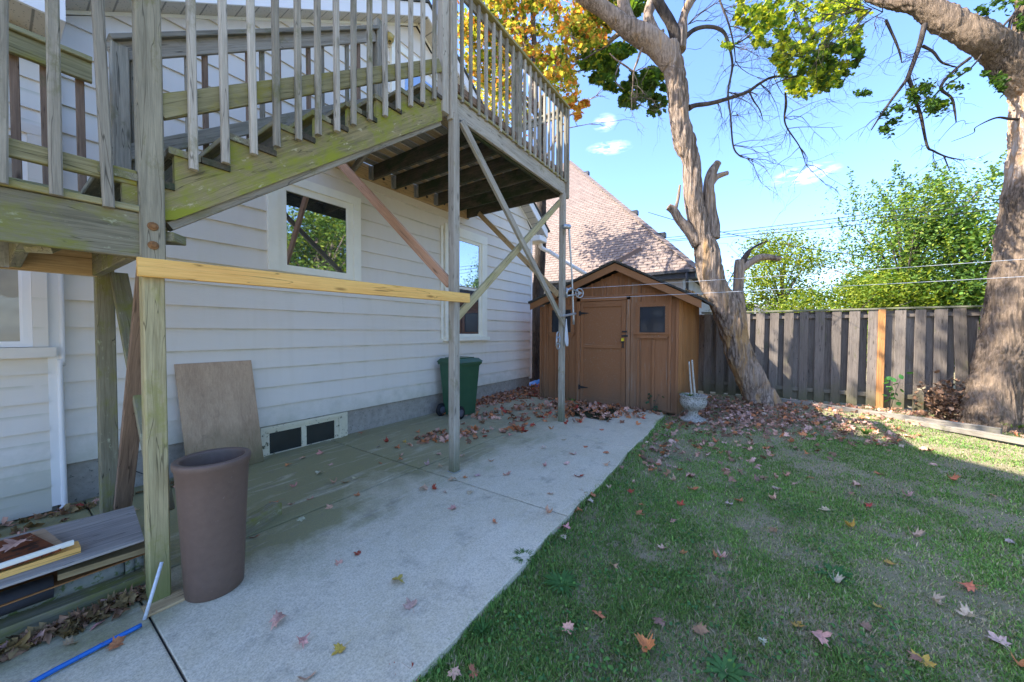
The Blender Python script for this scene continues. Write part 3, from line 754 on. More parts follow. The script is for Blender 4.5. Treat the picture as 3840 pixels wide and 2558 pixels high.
beam('joist', (2.66, 3.76, 3.80), (2.98, 4.81, 3.80), .09, .04, GREYG, deck, (1, 0, 0))
beam('brace_block', (2.42, 4.70, 3.80), (2.80, 4.70, 3.80), .12, .09, REDW, deck)
# posts under the upper deck and end posts
beam('post', (2.80, 2.665, 0), (2.80, 2.665, 3.77), .088, .088, GREYL, deck, NY, .006)
beam('post', (5.415, 2.70, 0), (5.415, 2.70, 3.80), .088, .088, GREYL, deck, NY, .006)
beam('post', (5.475, 2.665, 3.72), (5.475, 2.665, 5.22), .05, .088, GREYG, deck, NY, .006)
beam('post', (4.03, 2.67, 3.96), (4.03, 2.67, 5.18), .088, .075, GREYG, deck, NY, .006)
x = 2.915
while x < 5.42:
    if abs(x - 4.03) > .06: beam('baluster', (x, 2.655, 3.965 + RND.uniform(-.01, .01)), (x + RND.uniform(-.006, .006), 2.655, 5.17), .036, .036, GREYL if RND.random() < .35 else GREYG, deck, NY, .005)
    x += .1385
beam('rail', (2.83, 2.69, 4.10), (5.45, 2.69, 4.10), .085, .034, BROWNB, deck, NY)
beam('rail', (2.83, 2.69, 5.13), (5.45, 2.69, 5.13), .085, .034, GREYG, deck, NY)
beam('handrail', (2.83, 2.675, 5.195), (5.50, 2.675, 5.195), .13, .034, RAILM, deck)
y = 2.80
while y < 4.8:
    beam('baluster', (5.50, y, 3.93), (5.50, y, 5.17), .036, .036, GREYG, deck, (1, 0, 0)); y += .14
beam('rail', (5.47, 2.71, 4.10), (5.47, 4.82, 4.10), .085, .034, GREYG, deck, (1, 0, 0))
beam('rail', (5.47, 2.71, 5.13), (5.47, 4.82, 5.13), .085, .034, GREYG, deck, (1, 0, 0))
beam('handrail', (5.48, 2.745, 5.195), (5.48, 4.82, 5.195), .12, .034, GREYG, deck)
# bracing
beam('pine_board', (.445, 2.675, 1.836), (2.975, 2.612, 1.868), .100, .034, PINE, deck, NY, .004)
beam('brace', (2.60, 4.62, 3.80), (2.83, 2.755, 2.02), .105, .038, REDW, deck, (1, 0, 0))
beam('brace', (2.885, 2.64, 3.74), (5.385, 2.64, 1.62), .088, .040, GREYL, deck, NY)
beam('brace', (2.85, 2.745, 1.60), (5.40, 2.745, 3.66), .088, .040, POSTG, deck, NY)
beam('brace', (5.42, 4.50, 3.80), (5.42, 2.76, 2.12), .088, .036, TANW, deck, (1, 0, 0))
j = Join(); j.box((2.75, 2.61, -.0), (2.85, 2.72, .012)); j.build('post_base', GALV, deck)
beam('post_base', (.44, 2.66, .01), (.60, 2.66, .01), .12, .015, TANW, deck)

# ------------------------------------------------------------------ clothesline pulley on the far post
pul = empty('clothesline_pulley', (5.45, 2.6, 1.6), 'spoked metal clothesline wheel on a bracket pipe at the far deck post', 'pulley')
PX0 = 5.52
def pp_(x, y): return on(x, y, 1, 2.60)
j = Join(); j.tube([pp_(1296, 521), pp_(1308, 521)], [.04, .04], 10); j.tube([pp_(1308, 516), pp_(1309, 545), pp_(1315, 640), pp_(1319, 746)], [.02, .016, .014, .018], 10, 16)
j.build('bracket_pipe', GALV, pul, True)
a_, b_ = pp_(1291, 727), pp_(1322, 721)
beam('bracket_arm', a_, b_, .045, .03, GALV, pul)
c0 = on(1332, 674, 1, 2.57)
def ring(c, r, tr, nx_, seg=28):
    nx_ = V(nx_).normalized(); a = nx_.orthogonal().normalized(); b = nx_.cross(a)
    return [c + (a * math.cos(2 * math.pi * k / seg) + b * math.sin(2 * math.pi * k / seg)) * r for k in range(seg + 1)]
j = Join(); nrm = V((.55, .83, 0)); rp = ring(c0, .078, .01, nrm); j.tube(rp, [.010] * len(rp), 8)
rp2 = ring(c0, .02, .01, nrm, 12); j.tube(rp2, [.010] * len(rp2), 6)
for k in range(3):
    e = rp[int(k * 28 / 3) + 3]; j.tube([c0, e], [.010, .008], 6)
j.build('wheel', GALV, pul, True)
j = Join(); j.tube([pp_(1303, 668), pp_(1312, 663), pp_(1330, 672)], [.022, .018, .012], 8); j.tube([pp_(1304, 680), pp_(1318, 679), pp_(1330, 675)], [.015, .014, .012], 8); j.tube([pp_(1303, 662), pp_(1303, 684)], [.016, .016], 8)
j.build('clamp', GALV, pul, True)
rope = Join(); rr = random.Random(3)
for k in range(9):
    s = rr.uniform(-4, 4); rope.tube([pp_(1302, 733), pp_(1302 + s * .3, 750), pp_(1303 + s, 780), pp_(1304 + s * .6, 796)], [.006, .008, .008, .004], 6, 10)
tag(rope.build('rope_bundle', ROPE, None, True), 'coiled white rope hanging under the pulley bracket on the far post', 'rope')
clip = Join()
for yv in (770, 796): 
    q = ring(on(1283, yv, 1, 2.6), .045, .01, (0, 1, 0), 16); clip.tube(q, [.010] * len(q), 6)
clip.tube([on(1280, 772, 1, 2.6), on(1279, 796, 1, 2.6)], [.014, .014], 8); clip.tube([on(1287, 772, 1, 2.6), on(1287, 796, 1, 2.6)], [.010, .010], 8)
tag(clip.build('line_tightener', GALV, None, True), 'small metal line tightener fixed low on the far deck post', 'bracket')
def cable(name, a, b, r, sag, mat, label, cat, group=None, n=24):
    a, b = V(a), V(b); pts = [a.lerp(b, k / n) - V((0, 0, sag * 4 * (k / n) * (1 - k / n))) for k in range(n + 1)]
    j = Join(); j.tube(pts, [r] * (n + 1), 6); return tag(j.build(name, mat, None, True), label, cat, group)
for k, (ya, yb, nm) in enumerate(((663, 593, 'upper'), (687, 633, 'lower'))):
    a = on(1336, ya, 1, 2.57); e = on(2354, yb, 0, 7.9); b = a + (e - a) * 1.45
    cable('clothesline', a, b, .0035, .02, LINEM, nm + ' strand of the pale clothesline running from the pulley across the yard', 'clothesline', 'clothesline strands')
# ------------------------------------------------------------------ shed
shed = empty('garden_shed', (8.3, 2.6, 0), 'brown wooden garden shed with board and batten walls and a low gable', 'shed')
SX, SY0, SY1, SX1 = 7.12, 1.19, 4.09, 9.5
PK = (2.30, 2.84)
def srf(y):   # underside of roof over the shed
    return PK[1] - (.36 * (y - PK[0]) if y > PK[0] else .53 * (PK[0] - y)) - .13
prof = [(SY0 + .015, 0), (SY1 - .015, 0), (SY1 - .015, srf(SY1)), (PK[0], srf(PK[0])), (SY0 + .015, srf(SY0))]
vs = [(SX + .02, y, z) for y, z in prof] + [(SX1, y, z) for y, z in prof]
solid('wall', vs, [(4, 3, 2, 1, 0), (5, 6, 7, 8, 9)] + [(i, (i + 1) % 5, (i + 1) % 5 + 5, i + 5) for i in range(5)], SHED, shed)
def vboard(y0, y1, z0, z1, x=SX + .018, t=.02, mat=SHED, name='board'):
    return beam(name, (x - t / 2, (y0 + y1) / 2, z0), (x - t / 2, (y0 + y1) / 2, z1), abs(y1 - y0), t, mat, shed, (-1, 0, 0), .003)
DY0, DY1 = 2.145, 3.10
# boards of the front, each cut to height
wl_, wr_ = (3.32, 3.80), (1.35, 1.94)
ysl = [SY0, 1.36, 1.62, 1.86, 2.06]; 
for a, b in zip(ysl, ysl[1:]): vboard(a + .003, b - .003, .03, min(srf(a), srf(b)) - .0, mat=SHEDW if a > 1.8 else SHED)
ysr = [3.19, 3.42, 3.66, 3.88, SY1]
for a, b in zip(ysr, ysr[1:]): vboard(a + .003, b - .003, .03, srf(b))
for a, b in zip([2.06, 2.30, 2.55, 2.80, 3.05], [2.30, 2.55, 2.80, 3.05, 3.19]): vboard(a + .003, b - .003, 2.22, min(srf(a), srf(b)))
for y in (1.21, 1.62, 1.335, 1.9): vboard(y - .022, y + .022, .03, srf(y) if y in (1.21, 1.335) else 1.36, SX - .008, .03, SHED, 'batten')
for y in (4.065, 3.95, 3.68, 3.40): vboard(y - .022, y + .022, .03, srf(y) if y > 3.9 else 1.36, SX - .008, .03, SHED, 'batten')
for y in (1.62, 1.9, 3.30, 3.40, 3.68): vboard(y - .022, y + .022, 2.10, srf(y), SX, .022, SHED, 'batten')
for y in (2.2, 2.42, 2.64, 2.86): vboard(y - .022, y + .022, 2.25, srf(y), SX, .022, SHED, 'batten')
vboard(2.06, 2.135, .02, 2.22, SX - .001, .03, SHEDW, 'door_post'); vboard(3.11, 3.19, .02, 2.22, SX - .001, .03, SHED, 'door_post')
beam('lintel', (SX - .016, 2.06, 2.185), (SX - .016, 3.19, 2.185), .08, .03, SHED, shed, (-1, 0, 0))
beam('frieze', (SX - .012, SY0 + .12, 2.235), (SX - .012, SY1 - .1, 2.235), .035, .03, SHED, shed, (-1, 0, 0))
# door
dp = Join(); dp.box((SX - .012, DY0, .03), (SX + .01, DY1, 2.135)); dr = solid('door', [V(v) for v in dp.v], dp.f, SHED, shed)
def dboard(a, b, w, nm='door_rail', m=SHED):
    return beam(nm, (SX - .023, a[0], a[1]), (SX - .023, b[0], b[1]), w, .02, m, dr, (-1, 0, 0), .003)
dboard((DY0 + .04, .03), (DY0 + .04, 2.135), .08, 'door_stile'); dboard((DY1 - .03, .03), (DY1 - .03, 2.135), .06, 'door_stile')
dboard((DY0 + .082, 2.075), (DY1 - .062, 2.075), .11); dboard((DY0 + .082, 1.22), (DY1 - .062, 1.22), .085); dboard((DY0 + .082, .09), (DY1 - .062, .09), .11)
for zz in (1.90, .34):
    h = Join(); x = SX - .036
    h.add([(x, DY1 + .035, zz - .05), (x, DY1 + .035, zz + .05), (x, DY1 - .01, zz + .05), (x, DY1 - .01, zz - .05), (x - .006, DY1 + .035, zz - .05), (x - .006, DY1 + .035, zz + .05), (x - .006, DY1 - .01, zz + .05), (x - .006, DY1 - .01, zz - .05)], BOXF)
    h.add([(x, DY1 - .012, zz - .028), (x, DY1 - .012, zz + .028), (x, DY1 - .18, zz + .006), (x, DY1 - .18, zz - .006), (x - .006, DY1 - .012, zz - .028), (x - .006, DY1 - .012, zz + .028), (x - .006, DY1 - .18, zz + .006), (x - .006, DY1 - .18, zz - .006)], BOXF)
    h.build('hinge', BLACKM, dr)
h = Join(); h.box((SX - .05, 2.12, 1.50), (SX - .034, 2.21, 1.53)); h.box((SX - .05, 2.10, 1.415), (SX - .034, 2.22, 1.45)); h.box((SX - .06, 2.18, 1.20), (SX - .045, 2.20, 1.32)); h.box((SX - .055, 2.165, 1.20), (SX - .04, 2.215, 1.215))
h.build('latch', BLACKM, dr)
h = Join(); h.box((SX - .085, 2.165, 1.33), (SX - .055, 2.215, 1.385)); h.build('padlock', YELL, dr); h = Join(); h.box((SX - .088, 2.162, 1.30), (SX - .052, 2.218, 1.328)); h.build('padlock_base', BLACKM, dr)
def swin(y0, y1, z0, z1):
    j = Join(); x = SX - .02; c = .075
    j.box((x - .012, y0, z0), (x + .01, y0 + c, z1)); j.box((x - .012, y1 - c, z0), (x + .01, y1, z1)); j.box((x - .014, y0, z1), (x + .01, y1, z1 + .09))
    w = j.build('window', SHED, shed)
    j = Join(); j.box((x - .005, y0 + c, z0 + .001), (x + .012, y0 + c + .02, z1 - .001)); j.box((x - .005, y1 - c - .02, z0 + .001), (x + .012, y1 - c, z1 - .001)); j.box((x - .005, y0 + c + .02, z1 - .02), (x + .012, y1 - c - .02, z1 - .001)); j.box((x - .005, y0 + c + .02, z0), (x + .012, y1 - c - .02, z0 + .02)); j.build('frame', BLACKM, w)
    box('pane', (x + .004, y0 + c + .018, z0 + .018), (x + .010, y1 - c - .018, z1 - .018), GLASSE, w)
    box('sill', (x - .05, y0 - .03, z0 - .03), (x + .01, y1 + .03, z0 - .001), SHED, w)
    vs = [(x - .025, y0 + .04, z0 - .11), (x + .0, y0 + .04, z0 - .11), (x + .0, y1 - .04, z0 - .11), (x - .025, y1 - .04, z0 - .11), (x - .025, y0 - .01, z0 - .031), (x + .0, y0 - .01, z0 - .031), (x + .0, y1 + .01, z0 - .031), (x - .025, y1 + .01, z0 - .031)]
    solid('apron', vs, BOXF, SHED, w)
swin(1.345, 1.955, 1.50, 1.99); swin(3.25, 3.86, 1.50, 1.99)
# side wall battens, the light on them painted in as brighter orange
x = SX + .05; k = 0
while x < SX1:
    beam('batten', (x, SY0 - .022, .03), (x, SY0 - .022, 2.2), .05, .055, SHED_LIT, shed, (0, 1, 0)); x += .16
beam('corner_board', (SX + .012, SY0 + .002, .0), (SX + .012, SY0 + .002, 2.21), .03, .05, SHED_LIT, shed, (0, 1, 0))
# fascia and roof
XF = 6.87
def rafter(ya, za, yb, zb):
    h = .135
    vs = [(XF, ya, za - h), (XF + .03, ya, za - h), (XF + .03, yb, zb - h), (XF, yb, zb - h), (XF, ya, za), (XF + .03, ya, za), (XF + .03, yb, zb), (XF, yb, zb)]
    solid('fascia', vs, BOXF, SHEDF, shed)
rafter(.80, 2.05, PK[0], PK[1]); rafter(PK[0], PK[1], 4.22, 2.135)
for ya, za, yb, zb in ((.76, 2.045, PK[0], 2.865), (PK[0], 2.865, 4.25, 2.14)):
    vs = [(XF - .03, ya, za), (SX1 + .2, ya, za), (SX1 + .2, yb, zb), (XF - .03, yb, zb), (XF - .03, ya, za + .02), (SX1 + .2, ya, za + .02), (SX1 + .2, yb, zb + .02), (XF - .03, yb, zb + .02)]
    rf = solid('roof', vs, BOXF, OLDSH, shed)
    nrow = 13
    for r in range(nrow):
        j = Join(); u0, u1 = (r / nrow), (r + 1.25) / nrow
        if ya > 1: u0, u1 = 1 - u0, max(1 - u1, 0)
        u1 = min(u1, 1)
        y0_, z0_ = ya + (yb - ya) * u0, za + (zb - za) * u0; y1_, z1_ = ya + (yb - ya) * u1, za + (zb - za) * u1
        xq = XF - .045 + RND.uniform(-.012, .012)
        while xq < SX1 + .2:
            L = .30; lift = RND.uniform(0, .008); xe = min(xq + L - .006, SX1 + .22)
            j.add([(xq, y0_, z0_ + .024 + lift), (xe, y0_, z0_ + .024 + lift), (xe, y1_, z1_ + .022), (xq, y1_, z1_ + .022), (xq, y0_, z0_ + .036 + lift), (xe, y0_, z0_ + .036 + lift), (xe, y1_, z1_ + .028), (xq, y1_, z1_ + .028)], BOXF)
            xq += L
        q = j.build('shingle_course', OLDSH, rf); q['kind'] = 'stuff'
a, b = on(1408, 608, 0, 7.45), on(1474, 571, 0, 7.9)
tag(beam('loose_board', a, b, .09, .035, wood('roof_plank_wood', (.30, .20, .16), (.15, .10, .08), None, 0), None, (1, 0, .3)), 'loose weathered board propped up on the ridge of the shed', 'board')
# ------------------------------------------------------------------ fence
FX = 9.95
fence = empty('fence', (FX, -3, 0), 'grey weathered board on board fence behind the leaning dead tree', 'fence')
fys = [-1.87 + .262 * k for k in range(11, 0, -1)] + [-2.268 - .262 * k for k in range(36)]
for y in fys:
    w = .155 + RND.uniform(-.012, .010); tl = RND.gauss(0, .006)
    if abs(y + 3.05) < .1: tl = .055
    zb = .0 + RND.uniform(-.03, .04)
    beam('board', (FX - .01, y - tl * .6, zb), (FX - .01 - abs(tl) * .4, y + tl, 1.955), w, .02, FENCEW, fence, (-1, 0, 0), .003)
for y in [q + .131 for q in fys] + [-1.745]:
    beam('board', (FX + .085, y + RND.uniform(-.014, .014), .05), (FX + .085, y, 1.95), .15 + RND.uniform(-.012, .012), .02, FENCEW, fence, (-1, 0, 0), .003)
beam('board', (FX + .03, -2.125, .03), (FX + .03, -2.125, 1.95), .16, .02, FENCEW, fence, (-1, 0, 0))
beam('board', (FX - .012, -1.885, .0), (FX - .012, -1.885, 1.955), .14, .02, FENCEW, fence, (-1, 0, 0))
beam('post', (FX - .015, -2.005, -.02), (FX - .015, -2.005, 1.965), .098, .09, FENCEO, fence, (-1, 0, 0))
for yq in (.7, -4.5, -7.0, -9.5): beam('post', (FX + .045, yq, 0), (FX + .045, yq, 1.96), .09, .09, FENCEW, fence, (-1, 0, 0))
for zz in (1.86, .28):
    for ya, yb in ((1.15, -2.0), (-2.06, -6.0), (-6.01, -11.5)): beam('rail', (FX + .035, ya, zz), (FX + .035, yb, zz - .01), .085, .036, FENCEW, fence, (-1, 0, 0))
for ya, yb in ((1.15, -2.05), (-2.056, -6.4), (-6.41, -11.5)): beam('cap_board', (FX + .03, ya, 1.985), (FX + .03, yb, 1.98), .14, .034, wood('cap_wood', (.25, .24, .17), (.13, .13, .09), (.16, .17, .08), .5) if ya > 1 else bpy.data.materials['cap_wood'], fence, (0, 0, 1))

# edging timbers
e1 = on(1800, 921, 2, .03); e2 = on(2302, 992, 2, .06); e3 = on(2085, 968, 2, .02); e4 = on(2420, 1027, 2, .04)
tag(beam('edging_timber', e1, e2, .10, .09, TIMB, None), 'upper grey edging timber running from the dead tree to the big trunk', 'timber', 'garden edging timbers')
tag(beam('edging_timber', e3, e4, .10, .08, TIMB, None), 'lower grey edging timber at the right side beside the sunlit grass', 'timber', 'garden edging timbers')

# ------------------------------------------------------------------ neighbour house
nb = empty('neighbour_house', (18, 8, 0), 'neighbouring house with a steep brown shingled hip roof beyond the shed', 'house')
EX, EY, EZ = 12.5, 1.62, 3.50; SL = 8.75 / 8.36; RL = 8.36; YEND = 20.0
def rp_(x, y): return EZ + (x - EX) * SL
# main planes
A = (EX, EY, EZ); B = (EX, YEND, EZ); Cc = (EX + RL, YEND, EZ + RL * SL); D = (EX + RL, EY + RL, EZ + RL * SL); E = (EX + 2 * RL, EY, EZ); Fp = (EX + 2 * RL, YEND, EZ)
solid('roof', [A, B, Cc, D, E, Fp], [(0, 3, 2, 1), (0, 4, 3), (4, 5, 2, 3), (0, 1, 5, 4)], OLDSH, nb)
nbroof = [o for o in COL.objects if o.name.startswith('roof') and o.parent == nb][0]
box('wall', (EX + .45, EY + .45, 0), (EX + 2 * RL - .45, YEND, EZ - .02), WALLN, nb)
box('gutter', (EX - .10, EY - .05, EZ - .10), (EX + .02, YEND, EZ - .012), DARKR, nb)
box('fascia', (EX + .021, EY + .02, EZ - .26), (EX + .45, YEND, EZ - .10), DARKR, nb)
g = Join(); g.tube([(EX - .03, EY + .25, EZ - .1), (EX - .03, EY + .25, EZ - .4), (EX + .38, EY + .3, EZ - .6), (EX + .38, EY + .3, 0)], [.05] * 4, 8, 20); g.build('downspout', DARKR, nb, True)
nl = math.hypot(1, SL); ux, uz = 1 / nl, SL / nl; nxn, nzn = -uz, ux
EXP = .165; SW = .31; shing = []
def sh(s0, y0, y1):
    """a shingle whose butt is s0 up the slope"""
    s1 = s0 + EXP + .02; out = []
    for off0, off1 in ((.010, .004), (.022, .007)):
        for s, off in ((s0, off0), (s1, off1)):
            out.append((s, off))
    P = lambda s, off, y: (EX - .04 + ux * s + nxn * off, y, EZ - .03 + uz * s + nzn * off)
    (a, oa), (b, ob), (c, oc), (d, od) = out
    hy0 = EY + (EX - .04 + ux * s0 - EX); hy1 = EY + (EX - .04 + ux * s1 - EX)
    ya0, ya1 = max(y0, hy0), max(y0, hy1)
    if y1 - ya1 < .04: return None
    return [P(a, oa, ya0), P(b, ob, ya1), P(b, ob, y1), P(a, oa, y1), P(c, oc, ya0), P(d, od, ya1), P(d, od, y1), P(c, oc, y1)]
rows = int(RL * nl / EXP)
for r in range(rows):
    s0 = r * EXP; off = (r % 2) * SW * .5 + RND.uniform(-.03, .03); y = EY - SW + off
    lim = 6.4 + r * .09
    while y < min(YEND, lim + 5):
        v = sh(s0, y + .008, y + SW - .008)
        if v: shing.append((r, y, v))
        y += SW
near = [q for q in shing if q[0] < 22 and q[1] < 7.2][:295]; ns = set(id(q) for q in near)
for q in near: solid('shingle', q[2], BOXF, SHINGA, nbroof)
rest = [q for q in shing if id(q) not in ns]
vv_ = np.array([v for q in rest for v in q[2]], np.float32)
tri0 = np.array([(0, 3, 2), (0, 2, 1), (4, 5, 6), (4, 6, 7), (0, 1, 5), (0, 5, 4), (1, 2, 6), (1, 6, 5), (2, 3, 7), (2, 7, 6), (3, 0, 4), (3, 4, 7)])
tr = (tri0[None] + (np.arange(len(rest)) * 8)[:, None, None]).reshape(-1, 3)
cc = np.repeat(NPR.random((len(rest), 1)), 8, 0).repeat(3, 1)
tag(soup('shingles', vv_, tr, cc, SHINGB, nbroof, (EX, EY, EZ), False), kind='stuff')
for k in range(44):
    u = k / 44; p = V(A).lerp(V(D), u) + V((-.02, -.02, .035)); q = V(A).lerp(V(D), u + 1.35 / 44) + V((-.02, -.02, .02))
    beam('hip_shingle', p, q, .26, .012, SHINGA, nbroof, (-.3, -.3, 1))
for (xx_, yy_) in ((1338, 400), (1508, 541), (1453, 478)):
    p = None
    d = sight(xx_, yy_); 
    # on the hip line
    best = min((V(A).lerp(V(D), u / 60) for u in range(61)), key=lambda q: (q - CAM).cross(d).length / d.length)
    j = Join(); j.box(best + V((-.0, -.3, -.1)), best + V((.25, .05, .07))); j.build('roof_vent', DARKR, nb)

# far houses beyond the fence
def far_house(x, y, w, h, r, label, mat=WHITE):
    f = empty('far_house', (x, y, 0), label, 'house', 'distant houses beyond the fence')
    vs = [(x, y - w, 0), (x, y + w, 0), (x, y + w, h), (x, y, h + r), (x, y - w, h)]; vs += [(a + 9, b, c) for a, b, c in vs]
    solid('wall', vs, [(4, 3, 2, 1, 0), (5, 6, 7, 8, 9)] + [(i, (i + 1) % 5, (i + 1) % 5 + 5, i + 5) for i in range(5)], mat, f)
    for s in (-1, 1):
        vs = [(x - .4, y, h + r + .05), (x + 9.4, y, h + r + .05), (x + 9.4, y + s * (w + .5), h - .2), (x - .4, y + s * (w + .5), h - .2)]
        vs += [(a, b, c + .2) for a, b, c in vs]; solid('roof', vs, BOXF, FARRF, f)
    box('window', (x - .05, y - .4, h - .6), (x - .01, y + .4, h + .5), GLASSE, f)
p = on(1780, 688, 0, 60); far_house(60, p.y, 1.8, p.z - 1.9, 1.9, 'distant white gabled house just above the fence between trunk and trees')
p = on(1722, 700, 0, 45); far_house(45, p.y, 1.6, p.z - .6, .6, 'distant pale low roof right beside the dead tree trunk', WALLN)
p = on(2256, 690, 0, 30); far_house(30, p.y, 1.5, p.z - .9, .9, 'distant pale roof corner showing left of the big tree trunk', WALLN)

# ------------------------------------------------------------------ leaf shapes
def maple_outline():
    half = [(0, 0), (.10, .06), (.34, -.04), (.30, .12), (.56, .22), (.44, .32), (.62, .56), (.38, .52), (.30, .62), (.16, .50), (.14, .78), (.0, 1.0)]
    left = [(-x, y) for x, y in half[1:-1]][::-1]
    return half + left
MAPLE = np.array(maple_outline(), float) - np.array([0, .42]); MN = len(MAPLE)
MAP_S = np.array([(0, -.42), (.30, -.30), (.55, -.1), (.42, .05), (.55, .25), (.2, .2), (.0, .58), (-.2, .2), (-.55, .25), (-.42, .05), (-.55, -.1), (-.30, -.30)])
OVAL = np.array([(0, -.5), (.24, -.12), (.2, .2), (0, .5), (-.2, .2), (-.24, -.12)])
DIA = np.array([(0, -.5), (.3, 0), (0, .5), (-.3, 0)])
def leaves(pos, size, cols, shape, nrm=None, flat=0.0, curl=.25, seed=1):
    """numpy fan leaves: centre vertex plus outline; returns verts, tris, colours"""
    rg = np.random.default_rng(seed); n = len(pos); k = len(shape)
    if nrm is None:
        nrm = rg.normal(size=(n, 3)); nrm[:, 2] = np.abs(nrm[:, 2]) + flat
    nrm = nrm / np.linalg.norm(nrm, axis=1, keepdims=True)
    t = rg.normal(size=(n, 3)); t -= (t * nrm).sum(1, keepdims=True) * nrm; t /= np.linalg.norm(t, axis=1, keepdims=True)
    b = np.cross(nrm, t); s = np.asarray(size).reshape(-1, 1, 1) * np.ones((n, 1, 1))
    shp = np.vstack([[0, 0], shape])
    bend = rg.uniform(-1, 1, (n, 1)) * curl
    x = shp[None, :, 0:1]; y = shp[None, :, 1:2]
    zc = bend[:, :, None] * (x * x * 1.2 + y * y * .8) + rg.normal(0, curl * .18, (n, k + 1, 1))
    v = pos[:, None, :] + s * (x * t[:, None] + y * b[:, None] + zc * nrm[:, None])
    v = v.reshape(-1, 3)
    tri = np.array([(0, 1 + i, 1 + (i + 1) % k) for i in range(k)])
    tr = (tri[None] + (np.arange(n) * (k + 1))[:, None, None]).reshape(-1, 3)
    c = np.repeat(cols, k + 1, 0)
    c = c * (1 + rg.normal(0, .05, (len(c), 1)))
    return v, tr, np.clip(c, 0, 1)
def palette(n, pal, wts, seed=0, jit=.18):
    rg = np.random.default_rng(seed); pal = np.array(pal); w = np.array(wts, float); w /= w.sum()
    c = pal[rg.choice(len(pal), n, p=w)]; return np.clip(c * (1 + rg.normal(0, jit, (n, 1))), 0, 1)
def in_poly(n, poly, d0, d1, seed, clump=0, cr=30):
    """points in a volume whose outline, seen from the yard, is poly, with real depth between d0 and d1"""
    rg = random.Random(seed); xs = [p[0] for p in poly]; ys = [p[1] for p in poly]; out = []
    def inside(x, y):
        r = False; j = len(poly) - 1
        for i in range(len(poly)):
            if (poly[i][1] > y) != (poly[j][1] > y) and x < (poly[j][0] - poly[i][0]) * (y - poly[i][1]) / (poly[j][1] - poly[i][1]) + poly[i][0]: r = not r
            j = i
        return r
    cen = []
    while len(cen) < max(clump, 1):
        x, y = rg.uniform(min(xs), max(xs)), rg.uniform(min(ys), max(ys))
        if inside(x, y): cen.append((x, y, rg.uniform(d0, d1)))
    while len(out) < n:
        if clump:
            cx, cy_, cdp = rg.choice(cen); a = rg.uniform(0, 6.283); r = cr * abs(rg.gauss(0, .55)); x, y = cx + r * math.cos(a), cy_ + r * math.sin(a) * .8; dd = cdp + rg.gauss(0, .3) * cr / 825 * cdp * 1.5
            if not inside(x, y) and rg.random() < .7: continue
        else:
            x, y, dd = rg.uniform(min(xs), max(xs)), rg.uniform(min(ys), max(ys)), rg.uniform(d0, d1)
            if not inside(x, y): continue
        out.append(deep(x, y, dd))
    return np.array(out), [deep(*c) for c in cen]
def twigs(j, starts, n_each, length, r, seed, droop=.3, sub=2, spread=1.0):
    rg = random.Random(seed)
    def grow(p, d, L, r, lvl):
        pts = [p]; q = p.copy(); dd = d.normalized(); k = 5
        for i in range(k):
            dd = (dd + V((rg.gauss(0, .22), rg.gauss(0, .22), rg.gauss(0, .22) - droop * .12))).normalized(); q = q + dd * (L / k); pts.append(q.copy())
        j.tube(pts, [r * (1 - .75 * i / k) for i in range(k + 1)], 4 if lvl else 5)
        if lvl < sub:
            for _ in range(3):
                b = pts[rg.randint(1, k)]; grow(b, dd + V((rg.gauss(0, .9), rg.gauss(0, .9), rg.gauss(0, .7) - droop * .3)) * spread, L * rg.uniform(.35, .65), r * .5, lvl + 1)
    for p, d in starts:
        for _ in range(n_each): grow(V(p), V(d) + V((rg.gauss(0, .6), rg.gauss(0, .6), rg.gauss(0, .5))) * spread, length * rg.uniform(.6, 1.2), r, 0)

# ------------------------------------------------------------------ dead leaning tree
DD = 7.55
def c6(x, y, d=DD): return deep(1226 + x * .352, y * .352, d)
def c8(x, y, d=DD): return deep(1533 + x * .352, 552 + y * .352, d)
pxr = lambda px, d=DD: px * .352 * d / 824.8
base = c8(620, 1110, DD)
dead = empty('dead_tree', (base.x, base.y, -.03), 'pale barkless dead tree leaning left over the end of the shed', 'tree')
pts = [c8(628, 1130), c8(612, 1060), c8(588, 985), c8(545, 900), c8(492, 790), c8(448, 660), c8(418, 540), c8(382, 440), c8(320, 330), c8(282, 220), c8(262, 90), c6(1100, 1520, DD), c6(1052, 1330), c6(1035, 1180), c6(1030, 1050), c6(985, 920), c6(958, 800), c6(950, 700), c6(942, 600), c6(930, 500), c6(905, 400), c6(868, 310)]
rads = [112, 98, 96, 100, 92, 86, 96, 96, 88, 88, 86, 66, 64, 62, 60, 74, 68, 68, 66, 68, 72, 80]
v_, f_ = barked(pts, [pxr(r) * .86 for r in rads], 110, 260, 3, .10, 11, .9)
j = Join().add(v_, f_)
# root flare
for dx, dy, r in ((-.32, .12, .13), (.28, -.22, .15), (-.1, -.3, .13), (.15, .25, .12), (-.35, -.12, .12)):
    j.tube([V(base) + V((dx * .35, dy * .35, .42)), V(base) + V((dx * .8, dy * .8, .12)), V(base) + V((dx * 1.25, dy * 1.25, -.08))], [r * .9, r, r * .5], 12, 10, .2)
j.build('trunk', DEADB, dead, True)
def limb(name, pp, rr, mat, n=30, seg=16, wob=.10, par=dead):
    j = Join(); j.tube(pp, [pxr(r) * .9 for r in rr], seg, n, wob, 7); return j.build(name, mat, par, True)
limb('limb', [c6(900, 430), c6(840, 330), c6(740, 250), c6(640, 200), c6(560, 140), c6(470, 70), c6(370, 5), c6(290, -60)], [60, 76, 78, 66, 58, 54, 52, 50], DEADB, 50, 24)
limb('limb', [c6(650, 210), c6(610, 120), c6(590, 30), c6(580, -60)], [60, 50, 44, 40], DEADB)
limb('limb', [c6(800, 260, 7.7), c6(765, 180, 7.75), c6(750, 100, 7.8), c6(770, 30, 7.9), c6(800, -40, 8)], [52, 44, 34, 42, 36], DEADB)
